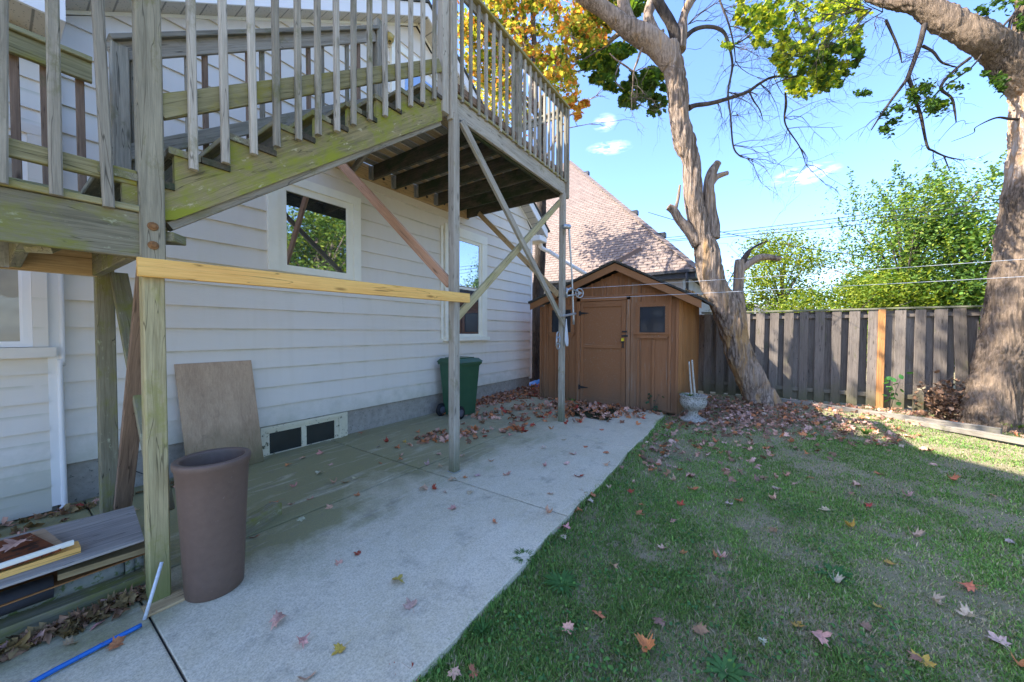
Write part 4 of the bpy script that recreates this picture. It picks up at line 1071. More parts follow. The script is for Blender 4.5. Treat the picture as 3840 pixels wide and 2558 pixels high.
limb('limb', [c6(945, 330), c6(935, 250), c6(890, 140), c6(830, 40), c6(790, -60)], [40, 42, 34, 34, 34], DARKB)
limb('limb', [c6(955, 330), c6(965, 220), c6(985, 100), c6(1030, 0), c6(1060, -60)], [42, 44, 28, 30, 28], DEADB)
limb('limb', [c6(1170, 1560), c6(1170, 1480), c6(1155, 1350), c6(1145, 1220), c6(1165, 1130), c6(1205, 1062)], [50, 46, 40, 36, 34, 24], DEADB)
limb('limb', [c6(1160, 1200), c6(1200, 1155), c6(1268, 1130)], [24, 20, 16], DEADB)
limb('limb', [c6(1075, 1600), c6(1010, 1500), c6(950, 1430), c6(915, 1375), c6(880, 1352)], [42, 36, 30, 28, 24], DEADB)
limb('limb', [c6(925, 1380), c6(945, 1300), c6(958, 1210)], [14, 11, 7], DEADB)
limb('limb', [c8(470, 640), c8(462, 440), c8(468, 300), c8(472, 200), c8(478, 130)], [60, 50, 34, 34, 30], DEADB)
limb('limb', [c8(485, 190), c8(540, 150), c8(620, 112), c8(735, 122)], [28, 26, 24, 18], DEADB)
limb('limb', [c8(490, 150), c8(525, 90), c8(550, 60), c8(600, 30), c8(660, 6)], [22, 18, 9, 8, 4], DARKB)
limb('limb', [c6(745, 160, 8.2), c6(620, 190, 8.6), c6(540, 235, 9), c6(430, 325, 9.3), c6(260, 385, 9.6), c6(90, 420, 9.9)], [26, 22, 20, 18, 16, 12], DEADB)
br1 = [c6(985, 250), c6(1050, 195), c6(1130, 175), c6(1210, 188), c6(1262, 245), c6(1300, 420), c6(1272, 600), c6(1288, 760), c6(1305, 950), c6(1345, 1015), c6(1395, 1035)]
limb('branch', br1, [18, 14, 13, 12, 10, 8, 7, 6, 6, 5, 3], TWIGM, 60, 8)
br2 = [c6(1018, 705), c6(1060, 688), c6(1130, 680), c6(1200, 665), c6(1300, 635), c6(1400, 600), c6(1480, 545), c6(1570, 502), c6(1720, 495), c6(1850, 430)]
limb('branch', br2, [22, 16, 15, 14, 13, 12, 10, 8, 5, 3], TWIGM, 50, 8)
br3 = [c6(850, 200), c6(780, 250), c6(710, 320), c6(680, 400), c6(655, 470), c6(650, 560), c6(640, 640)]
limb('branch', br3, [12, 10, 9, 8, 6, 4, 2], DEADB, 30, 8)
br4 = [c6(655, 470), c6(600, 430), c6(540, 390), c6(500, 350)]
limb('branch', br4, [6, 6, 5, 3], DEADB, 14, 6)
br5 = [c6(1200, -40), c6(1240, 60), c6(1280, 170), c6(1310, 300), c6(1320, 400)]
limb('branch', br5, [7, 7, 6, 5, 3], TWIGM, 24, 6)
br6 = [c6(1320, 290), c6(1400, 240), c6(1500, 130), c6(1590, 0)]
limb('branch', br6, [5, 5, 6, 6], TWIGM, 24, 6)
br7 = [c6(1645, 600), c6(1650, 680), c6(1640, 770), c6(1660, 840), c6(1740, 960), c6(1780, 1075)]
limb('branch', br7, [6, 8, 6, 5, 4, 2], DARKB, 24, 6)
br8 = [c6(1410, 600), c6(1440, 660), c6(1480, 720), c6(1500, 790)]
limb('branch', br8, [6, 5, 4, 2], TWIGM, 14, 6)
j = Join()
st = []
for b, t0 in ((br1, 4), (br2, 3), (br5, 1), (br6, 0), (br7, 2), (br3, 4)):
    for p in b[t0:]: st.append((p, V((.3, -.5, -.25))))
twigs(j, st, 3, .85, .008, 5, .7, 2, .9)
twigs(j, [(c6(650, 600), V((0, 0, -1)))], 7, .35, .004, 6, .2, 2, 1.2)
twigs(j, [(c8(500, 150), V((.2, -.6, .3))), (c8(640, 120), V((0, -1, -.2))), (c8(440, 200), V((0, .4, -.8)))], 2, 1.2, .006, 8, .5, 1, .6)
twigs(j, [(c6(990, 100), V((.1, -.4, 1))), (c6(1010, 160), V((0, -.8, .6)))], 4, 1.2, .01, 9, 0, 2, .6)
j.build('twigs', TWIGM, dead, False)['kind'] = 'stuff'

# ------------------------------------------------------------------ big living tree at the right
DB = 5.75
def c7(x, y, d=DB): return deep(1839 + x * .352, y * .352, d)
rB = lambda px, d=DB: px * d / 824.8        # px are photo view pixels
bp = deep(2292, 985, DB)
big = empty('maple_tree', (bp.x, bp.y, 0), 'big furrowed bark tree leaning in at the right with a long limb overhead', 'tree')
tp = [deep(2270, 1010, DB), deep(2277, 960, DB), deep(2290, 900, DB), deep(2308, 820, DB), deep(2325, 740, DB), deep(2338, 660, DB), deep(2350, 560, DB), deep(2360, 460, DB), deep(2370, 360, DB), deep(2376, 260, DB), deep(2380, 160, DB), deep(2390, 40, DB), deep(2400, -120, DB)]
tr_ = [82, 76, 68, 66, 66, 66, 62, 56, 52, 52, 62, 56, 50]
v_, f_ = barked(tp, [rB(r) * .62 for r in tr_], 150, 300, 2, .12)
j = Join().add(v_, f_)
for dx, dy, r in ((-.16, .28, .15), (-.30, .06, .13), (-.22, -.2, .13), (.1, -.35, .15), (-.02, .32, .12)):
    a = V((bp.x, bp.y, 0)); v_, f_ = barked([a + V((dx * .35, dy * .35, .55)), a + V((dx * .75, dy * .75, .18)), a + V((dx * 1.25, dy * 1.3, -.06))], [r * .8, r, r * .45], 28, 20, 4, .08); j.add(v_, f_)
j.build('trunk', BIGB, big, True)
lp = [deep(2378, 200, DB), deep(2335, 160, DB), deep(2300, 118, DB), deep(2255, 86, DB), deep(2205, 62, DB + .1), deep(2160, 38, DB + .2), deep(2110, 8, DB + .3), deep(2050, 4, DB + .5), deep(1990, -16, DB + .8), deep(1900, -70, DB + 1.2)]
v_, f_ = barked(lp, [rB(r) * .80 for r in (46, 42, 38, 35, 32, 32, 27, 18, 14, 10)], 56, 110, 9, .08); j = Join().add(v_, f_); j.build('limb', BIGB, big, True)
def bl(pp, rr, n=30): 
    j = Join(); j.tube(pp, [rB(r) for r in rr], 8, n, .08); return j.build('branch', DARKB, big, True)
h1 = [c7(815, 160), c7(790, 260), c7(765, 340), c7(715, 480), c7(690, 530), c7(600, 650), c7(530, 750), c7(465, 850)]
bl(h1, [5.5, 5, 4.5, 4, 3.4, 2.6, 2, 1.2])
h2 = [c7(705, 500), c7(735, 580), c7(765, 680), c7(790, 760), c7(830, 950), c7(870, 985), c7(960, 1025), c7(1075, 1047)]
bl(h2, [4, 3.5, 3, 3, 2.4, 2, 1.6, .8])
h3 = [c7(1110, 380), c7(1010, 460), c7(920, 570), c7(990, 640), c7(1010, 720), c7(1020, 800)]
bl(h3, [3.5, 3, 3, 2.4, 2, 1])
h4 = [c7(800, 300), c7(870, 340), c7(930, 410), c7(1030, 440)]; bl(h4, [3, 2.5, 2, 1])
h5 = [c7(1460, 0), c7(1380, 130), c7(1350, 300), c7(1280, 500)]; bl(h5, [3, 3, 2.2, 1])
h6 = [c7(1400, 90), c7(1250, 260), c7(1120, 440), c7(900, 600), c7(780, 770)]; bl(h6, [2.5, 2, 1.6, 1.4, .8], 40)
h7 = [c7(1500, 780), c7(1380, 778), c7(1280, 770), c7(1150, 830), c7(1130, 870), c7(990, 925)]; bl(h7, [3, 2.6, 2, 1, .8, .5])
h8 = [c7(940, 1020), c7(960, 1070), c7(982, 1125)]; bl(h8, [1.5, 1.2, .6], 8)
h9 = [c7(560, 130), c7(620, 260), c7(650, 340), c7(665, 410)]; bl(h9, [3, 2.4, 2, 1], 14)
j = Join(); twigs(j, [(p, V((-.4, .3, -.4))) for p in h1[2:7] + h2[2:] + h3[1:] + h9 + h4], 2, .45, .005, 21, .4, 1, 1.0)
twigs(j, [(c7(470, 60), V((-.6, .9, -.3))), (c7(540, 80), V((-.6, .8, -.5))), (c7(400, 60), V((-.5, .9, .1)))], 5, 1.1, .007, 22, .4, 2, .5)
twigs(j, [(c6(x_, y_, 7.2), V((-.2, .5, -.3))) for x_, y_ in ((1700, 60), (1900, 120), (1650, 250), (1800, 380), (1950, 300), (1560, 150), (1720, 500), (2050, 200), (1450, 60))], 3, 1.0, .009, 23, .2, 2, .9)
j.build('twigs', DARKB, big)['kind'] = 'stuff'
GR = [(.045, .10, .018), (.07, .14, .02), (.11, .19, .02), (.20, .26, .025), (.035, .075, .02)]
def crown(par, specs, name='crown', mat=LEAFM):
    Vs, Ts, Cs = [], [], []; o = 0
    for s in specs:
        pos, cen = in_poly(s['n'], s['poly'], s['d'][0], s['d'][1], s['seed'], s.get('clump', 0), s.get('cr', 30))
        cols = palette(len(pos), s['pal'], s['w'], s['seed'])
        v, t_, c_ = leaves(pos, NPR.uniform(.7, 1.15, len(pos)) * s['size'], cols, s.get('shape', MAP_S), flat=s.get('flat', .6), curl=.35, seed=s['seed'])
        Vs.append(v); Ts.append(t_ + o); Cs.append(c_); o += len(v)
    return soup(name, np.vstack(Vs), np.vstack(Ts), np.vstack(Cs), mat, par, tuple(WM[par.name].translation))
def P7(*a): return [(1839 + x * .352, y * .352) for x, y in a]
def P6(*a): return [(1226 + x * .352, y * .352) for x, y in a]
big_sp = [
 dict(n=800, poly=P7((640, 600), (860, 520), (1020, 560), (1180, 570), (1010, 640), (980, 740), (760, 750), (660, 680)), d=(5.4, 6.1), seed=31, clump=16, cr=22, pal=GR, w=[3, 3, 2, 1, 2], size=.075, shape=OVAL),
 dict(n=420, poly=P7((560, 680), (690, 700), (640, 840), (515, 880), (520, 760)), d=(5.4, 5.9), seed=32, clump=6, cr=16, pal=GR, w=[4, 3, 1, 0, 3], size=.075, shape=OVAL),
 dict(n=150, poly=P7((340, 600), (470, 545), (490, 610), (350, 650)), d=(5.4, 5.8), seed=33, clump=3, cr=12, pal=GR, w=[4, 3, 1, 0, 3], size=.07, shape=OVAL),
 dict(n=260, poly=P7((1180, 470), (1330, 440), (1340, 580), (1240, 600)), d=(5.3, 5.9), seed=34, clump=5, cr=14, pal=GR, w=[4, 3, 1, 0, 3], size=.075, shape=OVAL),
 dict(n=90, poly=P7((820, 430), (1120, 450), (1060, 520), (880, 480)), d=(5.3, 5.9), seed=35, clump=5, cr=9, pal=GR, w=[3, 3, 2, 1, 1], size=.07, shape=OVAL),
 dict(n=260, poly=P7((1120, 60), (1300, -20), (1480, -60), (1470, 40), (1290, 60), (1180, 140)), d=(5.2, 6.4), seed=36, clump=8, cr=20, pal=GR, w=[4, 3, 1, 0, 3], size=.075, shape=OVAL),
 dict(n=120, poly=P7((1400, 100), (1500, 120), (1500, 220), (1420, 190)), d=(5.4, 5.9), seed=37, clump=4, cr=14, pal=GR, w=[4, 3, 1, 0, 3], size=.07, shape=OVAL),
 # dense yellow green masses hanging from the end of the limb
 dict(n=5200, poly=P6((1330, -40), (1560, -60), (1900, -60), (2150, -60), (2160, 120), (2140, 300), (2060, 420), (1950, 560), (1840, 620), (1690, 640), (1600, 560), (1540, 440), (1560, 330), (1470, 290), (1330, 340), (1230, 300), (1380, 240), (1460, 200), (1320, 160)), d=(6.2, 8.6), seed=38, clump=150, cr=17, pal=[(.16, .26, .03), (.36, .42, .03), (.60, .58, .04), (.08, .15, .02)], w=[4, 4, 3, 2], size=.092),
 dict(n=1000, poly=P7((0, 300), (200, 260), (480, 310), (350, 430), (250, 600), (60, 600), (0, 560)), d=(6.2, 7.4), seed=39, clump=22, cr=16, pal=[(.07, .14, .02), (.20, .26, .02), (.04, .09, .02)], w=[4, 3, 3], size=.10),
]
crown(big, big_sp)

# ------------------------------------------------------------------ autumn maple beyond the house corner
mb = V((9.1, 5.35, -.03))
mt = empty('autumn_maple', mb, 'autumn maple with orange, yellow and green leaves rising behind the house corner', 'tree')
j = Join(); j.tube([mb, mb + V((0, 0, .5)), mb + V((.05, 0, 2.4)), mb + V((.1, -.05, 4.2)), mb + V((.4, .1, 6.5)), mb + V((1.0, .4, 9))], [.24, .19, .17, .16, .13, .08], 24, 60, .12)
j.build('trunk', DARKB, mt, True)
def c2(x, y, d): return deep(551.7 + x * .3386, y * .3386, d)
def c9(x, y, d): return deep(1042 + x * .1955, y * .1955, d)   # crop (1700,0)-(2400,500)
j = Join()
for pp, rr in (([c9(950, 1300, 9), c9(960, 700, 9.2), c9(940, 300, 9.3), c9(935, -60, 9.4)], [9, 7, 6, 5]), ([c9(960, 900, 9), c9(880, 640, 9.2), c9(840, 350, 9.3), c9(800, -60, 9.5)], [6, 5, 4, 3]),
               ([c9(870, 700, 9), c9(780, 420, 9), c9(720, 120, 9.2), c9(600, -40, 9.4)], [4, 3.4, 3, 2.5]), ([c9(850, 390, 9), c9(600, 260, 9), c9(480, 200, 9)], [4, 2.4, 1.5]), ([c9(1130, 1040, 8.5), c9(1240, 850, 8.6), c9(1450, 750, 8.5), c9(1700, 600, 8.4), c9(1850, 530, 8.3)], [2, 2.2, 2, 1.6, 1.2]),
               ([c9(960, 1300, 9), c9(1100, 1060, 8.7), c9(1190, 850, 8.7), c9(1260, 560, 8.8)], [4, 3, 2, 1.4]), ([c9(1600, 560, 8.4), c9(1400, 430, 8.6), c9(1250, 200, 8.8), c9(1210, 100, 9)], [1.4, 1.6, 1.3, 1]), ([c9(1250, 860, 8.6), c9(1550, 820, 8.5), c9(1760, 700, 8.4)], [1.5, 1.3, 1]),
               ([c9(1980, 700, 8.2), c9(1900, 930, 8.1), c9(2000, 1050, 8.0)], [1.6, 1.6, 1])):
    j.tube(pp, [r * 9 / 824.8 for r in rr], 8, 20, .08)
twigs(j, [(c9(x, y, 9), V((0, 0, 1))) for x, y in ((940, 500), (850, 500), (760, 350), (1100, 800), (1300, 800), (1500, 700), (1190, 900))], 3, .9, .008, 41, .1, 2, 1)
j.build('branches', GREYB, mt, True)['kind'] = 'stuff'
OR = [(.76, .28, .07), (.76, .43, .08), (.72, .57, .10), (.45, .48, .07), (.22, .30, .03), (.09, .16, .03)]
def P9(*a): return [(1042 + x * .1955, y * .1955) for x, y in a]
m_sp = [
 dict(n=5000, poly=P9((-250, -250), (1900, -250), (1850, 200), (1800, 450), (1560, 620), (1480, 800), (1440, 1000), (1490, 1180), (1300, 1290), (1200, 1120), (900, 860), (640, 480), (300, 160), (-50, -100)), d=(7.9, 10.5), seed=51, clump=230, cr=24, pal=OR, w=[3, 3.5, 4, 4, 3, 1], size=.112),
 dict(n=3000, poly=P9((0, 150), (60, 500), (250, 1000), (640, 1200), (700, 600), (300, 200)), d=(8.6, 11), seed=52, clump=50, cr=20, pal=OR, w=[2, 3, 3, 3, 3, 2], size=.12),
 dict(n=320, poly=P9((1330, 1130), (1620, 1180), (1560, 1290), (1500, 1370), (1420, 1450), (1340, 1400)), d=(8.2, 9), seed=53, clump=8, cr=9, pal=OR, w=[3, 3, 1, 1, 0, 0], size=.115),
 dict(n=2600, poly=P9((1500, 620), (1800, 500), (2000, 520), (2160, 600), (1960, 700), (1940, 850), (1980, 1000), (1880, 1050), (1650, 1040), (1600, 980), (1620, 850), (1480, 760)), d=(8.0, 9.6), seed=54, clump=46, cr=13, pal=[(.11, .20, .03), (.08, .16, .03), (.18, .28, .03), (.38, .40, .04)], w=[4, 4, 2, 1], size=.125),
 dict(n=2600, poly=P9((1900, 1100), (2000, 950), (2195, 820), (2500, 700), (2480, 1000), (2500, 1280), (2320, 1340), (2180, 1290), (1950, 1240)), d=(8.2, 9.8), seed=55, clump=44, cr=13, pal=[(.10, .18, .03), (.07, .13, .035), (.16, .26, .03), (.34, .37, .04)], w=[4, 5, 2, .6], size=.125),
 dict(n=350, poly=P6((640, -20), (760, -20), (720, 110), (650, 120)), d=(8.4, 9.4), seed=56, clump=8, cr=12, pal=[(.06, .12, .02), (.12, .19, .02)], w=[4, 2], size=.12),
 dict(n=3000, poly=P6((300, -60), (650, -60), (700, 60), (560, 200), (400, 300), (300, 340), (250, 100)), d=(8.8, 10.5), seed=57, clump=50, cr=16, pal=OR, w=[0.6, 1.5, 3, 5, 5, 2], size=.12),
]
crown(mt, m_sp)
# crown clumps added over the roofs, mostly unseen, to dapple fence and trunks
rq = np.random.default_rng(77); cs_ = []
for c_, r_q, n_, k_ in (((4.6, 5.2, 11.6), 2.3, 2000, 26), ((10.9, 8.2, 9.7), 1.5, 2600, 26), ((7.0, 6.6, 11.2), 2.0, 1500, 20)):
    cen_ = np.array(c_) + rq.normal(size=(k_, 3)) * r_q * .55; cs_.append(cen_[rq.integers(0, k_, n_)] + rq.normal(size=(n_, 3)) * .28)
pos = np.vstack(cs_); v, t_, c_ = leaves(pos, rq.uniform(.09, .15, len(pos)), palette(len(pos), OR, [2, 3, 4, 4, 3, 2], 78), MAP_S, flat=.6, seed=79)
soup('crown', v, t_, c_, LEAFM, mt, tuple(mb))
j = Join(); twigs(j, [(mb + V((.4, .1, 6.5)), V((-.7, .0, .8))), (mb + V((.4, .1, 6.5)), V((.4, .7, .8))), (mb + V((.8, .3, 8)), V((-.8, .2, .6)))], 2, 4.0, .05, 43, -.1, 2, .5); j.build('branches', GREYB, mt, True)['kind'] = 'stuff'

# ------------------------------------------------------------------ trees beyond the fence
def vol_tree(name, base, h, rx, label, group, pal, w, n, size, seed, trunk_r=.15, clump=60, cr=.9, zlow=.25, spiky=0, shape=OVAL):
    rg = random.Random(seed); base = V(base); e = empty(name, base, label, 'tree', group)
    cen = []
    for _ in range(clump):
        a = rg.uniform(0, 6.283); u = rg.uniform(0, 1) ** .55; zz = rg.uniform(zlow, .97)
        prof_ = math.sin(math.pi * min(1, max(0, (zz - zlow * .6) / (1.08 - zlow * .6)))) ** .6
        cen.append(base + V((math.cos(a) * rx * u * prof_, math.sin(a) * rx * u * prof_, zz * h)))
    cen = np.array([tuple(c) for c in cen]); r2_ = np.random.default_rng(seed)
    idx = r2_.integers(0, len(cen), n); off = r2_.normal(size=(n, 3)) * cr * .5; off[:, 2] *= .6
    pos = cen[idx] + off
    if spiky:
        m = r2_.random(n) < .22; ang = r2_.uniform(0, 6.28, len(cen)); L = r2_.uniform(.2, 1, n) ** 1 * spiky
        dirs = np.stack([np.cos(ang) * .5, np.sin(ang) * .5, np.full(len(cen), 1.0)], 1); pos[m] = cen[idx[m]] + dirs[idx[m]] * L[m, None] + r2_.normal(0, .05, (m.sum(), 3))
    cols = palette(n, pal, w, seed); cshade = palette(len(cen), [(1, 1, 1), (.7, .75, .7), (1.25, 1.2, .9)], [2, 1.5, 1.5], seed + 1, .1)[idx] if False else 1
    v, t_, c_ = leaves(pos, r2_.uniform(.7, 1.2, n) * size, cols, shape, flat=.5, seed=seed)
    j = Join(); top = base + V((0, 0, h * .8)); j.tube([base, base + V((.1, .1, h * .35)), top], [trunk_r, trunk_r * .8, trunk_r * .25], 10, 16, .1)
    for c_i in cen[::2]:
        c_i = V(c_i); s = base + V((.08, .08, max(h * .12, (c_i.z - base.z) * .55))); j.tube([s, s.lerp(c_i, .5) + V((0, 0, .2)), c_i], [trunk_r * .35, trunk_r * .2, .015], 5)
    j.build('trunk', GREYB, e, True); soup('crown', v, t_, c_, LEAFM, e, tuple(base)); return e
YG = [(.12, .23, .045), (.18, .28, .05), (.32, .38, .06), (.07, .14, .03)]
b = on(2085, 740, 0, 24); vol_tree('elm_tree', (24, b.y, 0), 8.0, 4.3, 'tall wispy green tree beyond the fence under the utility wires', 'trees beyond the fence', YG, [3, 4, 3, 3], 30000, .14, 61, .22, 110, 1.2, .12, 1.3)
b = on(1800, 740, 0, 26); vol_tree('locust_tree', (26, b.y, 0), 1.5 + (755 - 560) / 824.8 * 25, 2.4, 'small yellowish tree with bare forked stems right of the dead trunk', 'trees beyond the fence', [(.20, .28, .03), (.30, .34, .03), (.12, .20, .02)], [3, 4, 2], 9000, .17, 62, .16, 36, 1.0, .42)
b = on(2200, 740, 0, 23); vol_tree('leafy_tree', (23, b.y - .3, 0), 1.5 + (755 - 545) / 824.8 * 19, 3.6, 'rounded dark green tree low beyond the fence beside the big trunk', 'trees beyond the fence', YG, [4, 3, 1, 4], 22000, .18, 63, .2, 60, 1.1, .08)
b = on(1960, 740, 0, 21); vol_tree('shrub_tree', (21, b.y, 0), 3.6, 2.6, 'low bushy yellow green shrub just above the fence top', 'trees beyond the fence', [(.18, .26, .03), (.30, .34, .04), (.10, .18, .02)], [3, 3, 2], 12000, .15, 64, .1, 40, .9, .1)
b = on(1885, 740, 0, 22); vol_tree('russet_shrub', (22, b.y, 0), 2.75, 1.0, 'small russet leaved shrub peeping over the fence', 'trees beyond the fence', [(.30, .15, .10), (.36, .22, .14)], [1, 1], 900, .12, 65, .06, 10, .6, .1)
b = on(1735, 740, 0, 40); vol_tree('round_shrub', (40, b.y, 0), 3.3, 1.2, 'tiny dark round shrub in front of the distant white gable', 'trees beyond the fence', YG, [4, 1, 0, 4], 900, .2, 66, .06, 10, .8, .1)
# trees at the right of the yard, outside the picture but mirrored in the window panes
for k, (x, y, h, r) in enumerate(((9.8, -9.5, 8, 2.9), (13.0, -12.5, 9, 3.0), (7.2, -13, 9, 3.0))):
    vol_tree('yard_tree', (x, y, 0), h, r, ['leafy tree at the side of the yard, first beyond the lawn', 'leafy tree at the side of the yard, furthest along the fence', 'leafy tree at the side of the yard, nearest the street'][k], 'trees along the side of the yard', YG, [3, 4, 3, 3], 15000, .22, 70 + k, .28, 70, 1.3, .06)
# utility cables
for k, (ya, yb) in enumerate(((527, 429), (533, 444), (537, 461))):
    a = on(1590, ya, 0, 19); b2 = on(2354, yb - 6, 0, 19); d = b2 - a
    cable('utility_cable', a - d * .6, b2 + d * .5, .012, .35, WIREM, ['highest', 'middle', 'lowest'][k] + ' of the three dark utility cables crossing the sky over the fence', 'cable', 'utility cables over the fence')
cable('service_wire', on(1490, 488, 0, 16), on(2000, 590, 0, 16), .012, .2, WIREM, 'thin dark service wire slanting down behind the dead tree', 'cable')

# ------------------------------------------------------------------ things on the patio
pl = Join(); PC = (.725, 2.60, 0)
v_, f_ = lathe([(0, .0), (.128, 0), (.136, .01), (.140, .1), (.150, .35), (.162, .6), (.170, .72), (.178, .735), (.180, .762), (.176, .772), (.152, .772), (.148, .76), (.140, .5), (.125, .25), (.0, .25)], PC, 56)
plo = empty('planter', PC, 'tall tapered brown plastic planter standing beside the near deck post', 'planter')
solid('pot', v_, f_, PLAST, plo, True)
v_, f_ = lathe([(0, .262), (.124, .260)], PC, 24); solid('soil', v_, f_, RUBBER, plo)
# plywood sheet leaning on the wall
pb = [V((1.09, 4.60, .01)), V((1.765, 4.66, .01))]; ptop = [V((1.055, 4.855, 1.165)), V((1.715, 4.855, 1.165))]
vs = [pb[0], pb[1], pb[1] + V((0, .02, 0)), pb[0] + V((0, .02, 0)), ptop[0] - V((0, .022, 0)), ptop[1] - V((0, .022, 0)), ptop[1], ptop[0]]
o_ = V(pb[0]); Mw = Matrix.Translation(o_) @ Matrix.Rotation(-math.pi / 2, 4, 'Y'); inv = Mw.inverted()
tag(link('plywood_sheet', mesh('plywood_sheet', [inv @ V(v) for v in vs], BOXF, PLYW), None, Mw), 'stained tan plywood sheet leaning against the siding behind the planter', 'plywood')
# green wheeled bin
bn = empty('wheeled_bin', (4.78, 4.42, 0), 'green wheeled garbage bin with hinged lid against the house wall', 'bin')
def frus(a, b, z0, z1):
    (ax0, ay0, ax1, ay1), (bx0, by0, bx1, by1) = a, b
    return [(ax0, ay0, z0), (ax1, ay0, z0), (ax1, ay1, z0), (ax0, ay1, z0), (bx0, by0, z1), (bx1, by0, z1), (bx1, by1, z1), (bx0, by1, z1)]
BX, BY = 4.80, 4.42
solid('body', frus((BX - .20, BY - .18, BX + .20, BY + .20), (BX - .25, BY - .24, BX + .26, BY + .26), .03, .93), BOXF, BINM, bn)
j = Join(); j.add(frus((BX - .28, BY - .27, BX + .29, BY + .28), (BX - .28, BY - .27, BX + .29, BY + .28), .925, .965), BOXF); j.build('rim', BINM, bn)
j = Join(); j.add(frus((BX - .30, BY - .285, BX + .31, BY + .29), (BX - .25, BY - .22, BX + .25, BY + .24), .967, 1.03), BOXF); j.box((BX - .2, BY - .16, 1.03), (BX + .2, BY + .18, 1.045)); j.build('lid', BINM, bn)
j = Join(); j.tube([(BX + .3, BY - .2, .9), (BX + .36, BY - .2, .94), (BX + .36, BY + .2, .94), (BX + .3, BY + .2, .9)], [.016] * 4, 8); j.build('handle', BINM, bn)
for yy_ in (BY - .24, BY + .20):
    w = Join(); q = [(.0, .0), (.055, 0), (.105, .006), (.115, .02), (.115, .045), (.105, .055), (.0, .055)]
    a, f = lathe(q, (0, 0, 0), 28); w.add([V((BX - .26 + p[0], yy_ + p[2] - .02, .112 + p[1])) for p in a], [g_[::-1] for g_ in f])
    wo_ = w.build('wheel', RUBBER, bn, True)
    w = Join(); a, f = lathe([(.0, .002), (.06, .0), (.062, -.008), (.045, -.004), (.02, -.012), (0, -.014)], (0, 0, 0), 20); w.add([V((BX - .26 + p[0], yy_ + p[2] - .02, .112 + p[1])) for p in a], f); w.build('hub', simple('grey_hub', (.10, .10, .12), .5), wo_, True)
# urn
uc = V((6.86, .90, -.02)); un = empty('garden_urn', uc, 'weathered white concrete urn on a pedestal beside the shed corner', 'urn')
prof_ = [(0, 0), (.20, 0), (.205, .035), (.17, .05), (.12, .075), (.085, .11), (.075, .16), (.09, .185), (.10, .195), (.16, .225), (.20, .27), (.215, .32), (.205, .37), (.20, .40), (.215, .43), (.222, .445), (.205, .45), (.19, .42), (.17, .34), (0, .33)]
v_, f_ = lathe(prof_, uc, 48)
v2 = []
for p in v_:
    d = V((p[0] - uc.x, p[1] - uc.y, 0)); zz = p[2] - uc.z
    if .2 < zz < .44 and d.length > .15: 
        a = math.atan2(d.y, d.x); k = 1 + .03 * math.sin(a * 9 + math.sin(zz * 30)) * (1 if zz < .40 else .4); p = (uc.x + d.x * k, uc.y + d.y * k, p[2])
    v2.append(p)
solid('bowl', v2, f_, URNM, un, True)
v_, f_ = lathe([(0, .405), (.192, .40)], uc, 20); solid('soil', v_, f_, SOIL, un)
j = Join(); j.tube([uc + V((0, .02, .38)), uc + V((0, .05, .7)), uc + V((.0, .075, 1.02))], [.016, .014, .012], 8, 8, .1); j.tube([uc + V((0, -.03, .38)), uc + V((0, .0, .7)), uc + V((0, .03, 1.05))], [.018, .016, .014], 8, 8, .05)
tag(j.build('stick', STICK, None, True), 'two pale peeling sticks standing in the white urn', 'sticks')
def strap_plant(name, c, n, L, w, col, label, seed, cat='plant', up=1.0, spread=.8):
    rg = random.Random(seed); vs = []; ts = []; cs = []
    for _ in range(n):
        a = rg.uniform(0, 6.283); d = V((math.cos(a), math.sin(a), 0)); s = d.cross(V((0, 0, 1))); ll = L * rg.uniform(.6, 1.1); p = V(c) + d * rg.uniform(0, .03); o = len(vs)
        for k in range(6):
            u = k / 5; q = p + d * (u * ll * spread) + V((0, 0, up * ll * (u - .75 * u * u))); ww = w * (1 - u) ** .6 * (.6 if k == 0 else 1)
            vs += [q - s * ww / 2, q + s * ww / 2]
            g_ = rg.uniform(.7, 1.2); cs += [[x * g_ for x in col]] * 2
        for k in range(5):
            b_ = o + 2 * k; ts += [(b_, b_ + 1, b_ + 3), (b_, b_ + 3, b_ + 2)]
    return tag(soup(name, np.array([tuple(v) for v in vs]), ts, np.array(cs), GRASSM, None, tuple(c)), label, cat)
strap_plant('potted_plant', uc + V((0, .06, .40)), 22, .26, .018, (.12, .22, .04), 'drooping green strap leaved plant growing in the white urn', 3)
# tarp
rg = np.random.default_rng(2); n = 22; vs = []; fs = []
tcn = on(1222, 882, 2, .05)
for i in range(n):
    for k in range(n):
        u, v = i / (n - 1) - .5, k / (n - 1) - .5; r = max(0, 1 - (u * u + v * v) * 4)
        vs.append((tcn.x + u * 1.1 + .05 * math.sin(9 * v), tcn.y - .35 + v * .9 + .05 * math.sin(7 * u), .01 + .16 * r ** .6 + .035 * mnoise.noise(V((u * 9, v * 9, 1))) + .02 * mnoise.noise(V((u * 24, v * 24, 1)))))
for i in range(n - 1):
    for k in range(n - 1): a = i * n + k; fs.append((a, a + n, a + n + 1, a + 1))
tag(solid('tarp', vs, fs, TARP, None, True), 'crumpled blue tarp lying in the leaves between house and shed', 'tarp')
# door mat
mc = V((6.35, 2.62, 0)); vs = []; fs = []; n = 26
for i in range(n):
    for k in range(n):
        u, v = i / (n - 1) - .5, k / (n - 1) - .5; vs.append((mc.x + u * .95, mc.y + v * .95 + .15 * u, .006 + .05 * max(0, mnoise.noise(V((u * 6, v * 6, 4)))) + .02 * mnoise.noise(V((u * 30, v * 30, 4))) + .012))
for i in range(n - 1):
    for k in range(n - 1): a = i * n + k; fs.append((a, a + n, a + n + 1, a + 1))
tag(solid('door_mat', vs, fs, MATM, None, True), 'dark mossy mat covered in leaves in front of the shed door', 'mat')
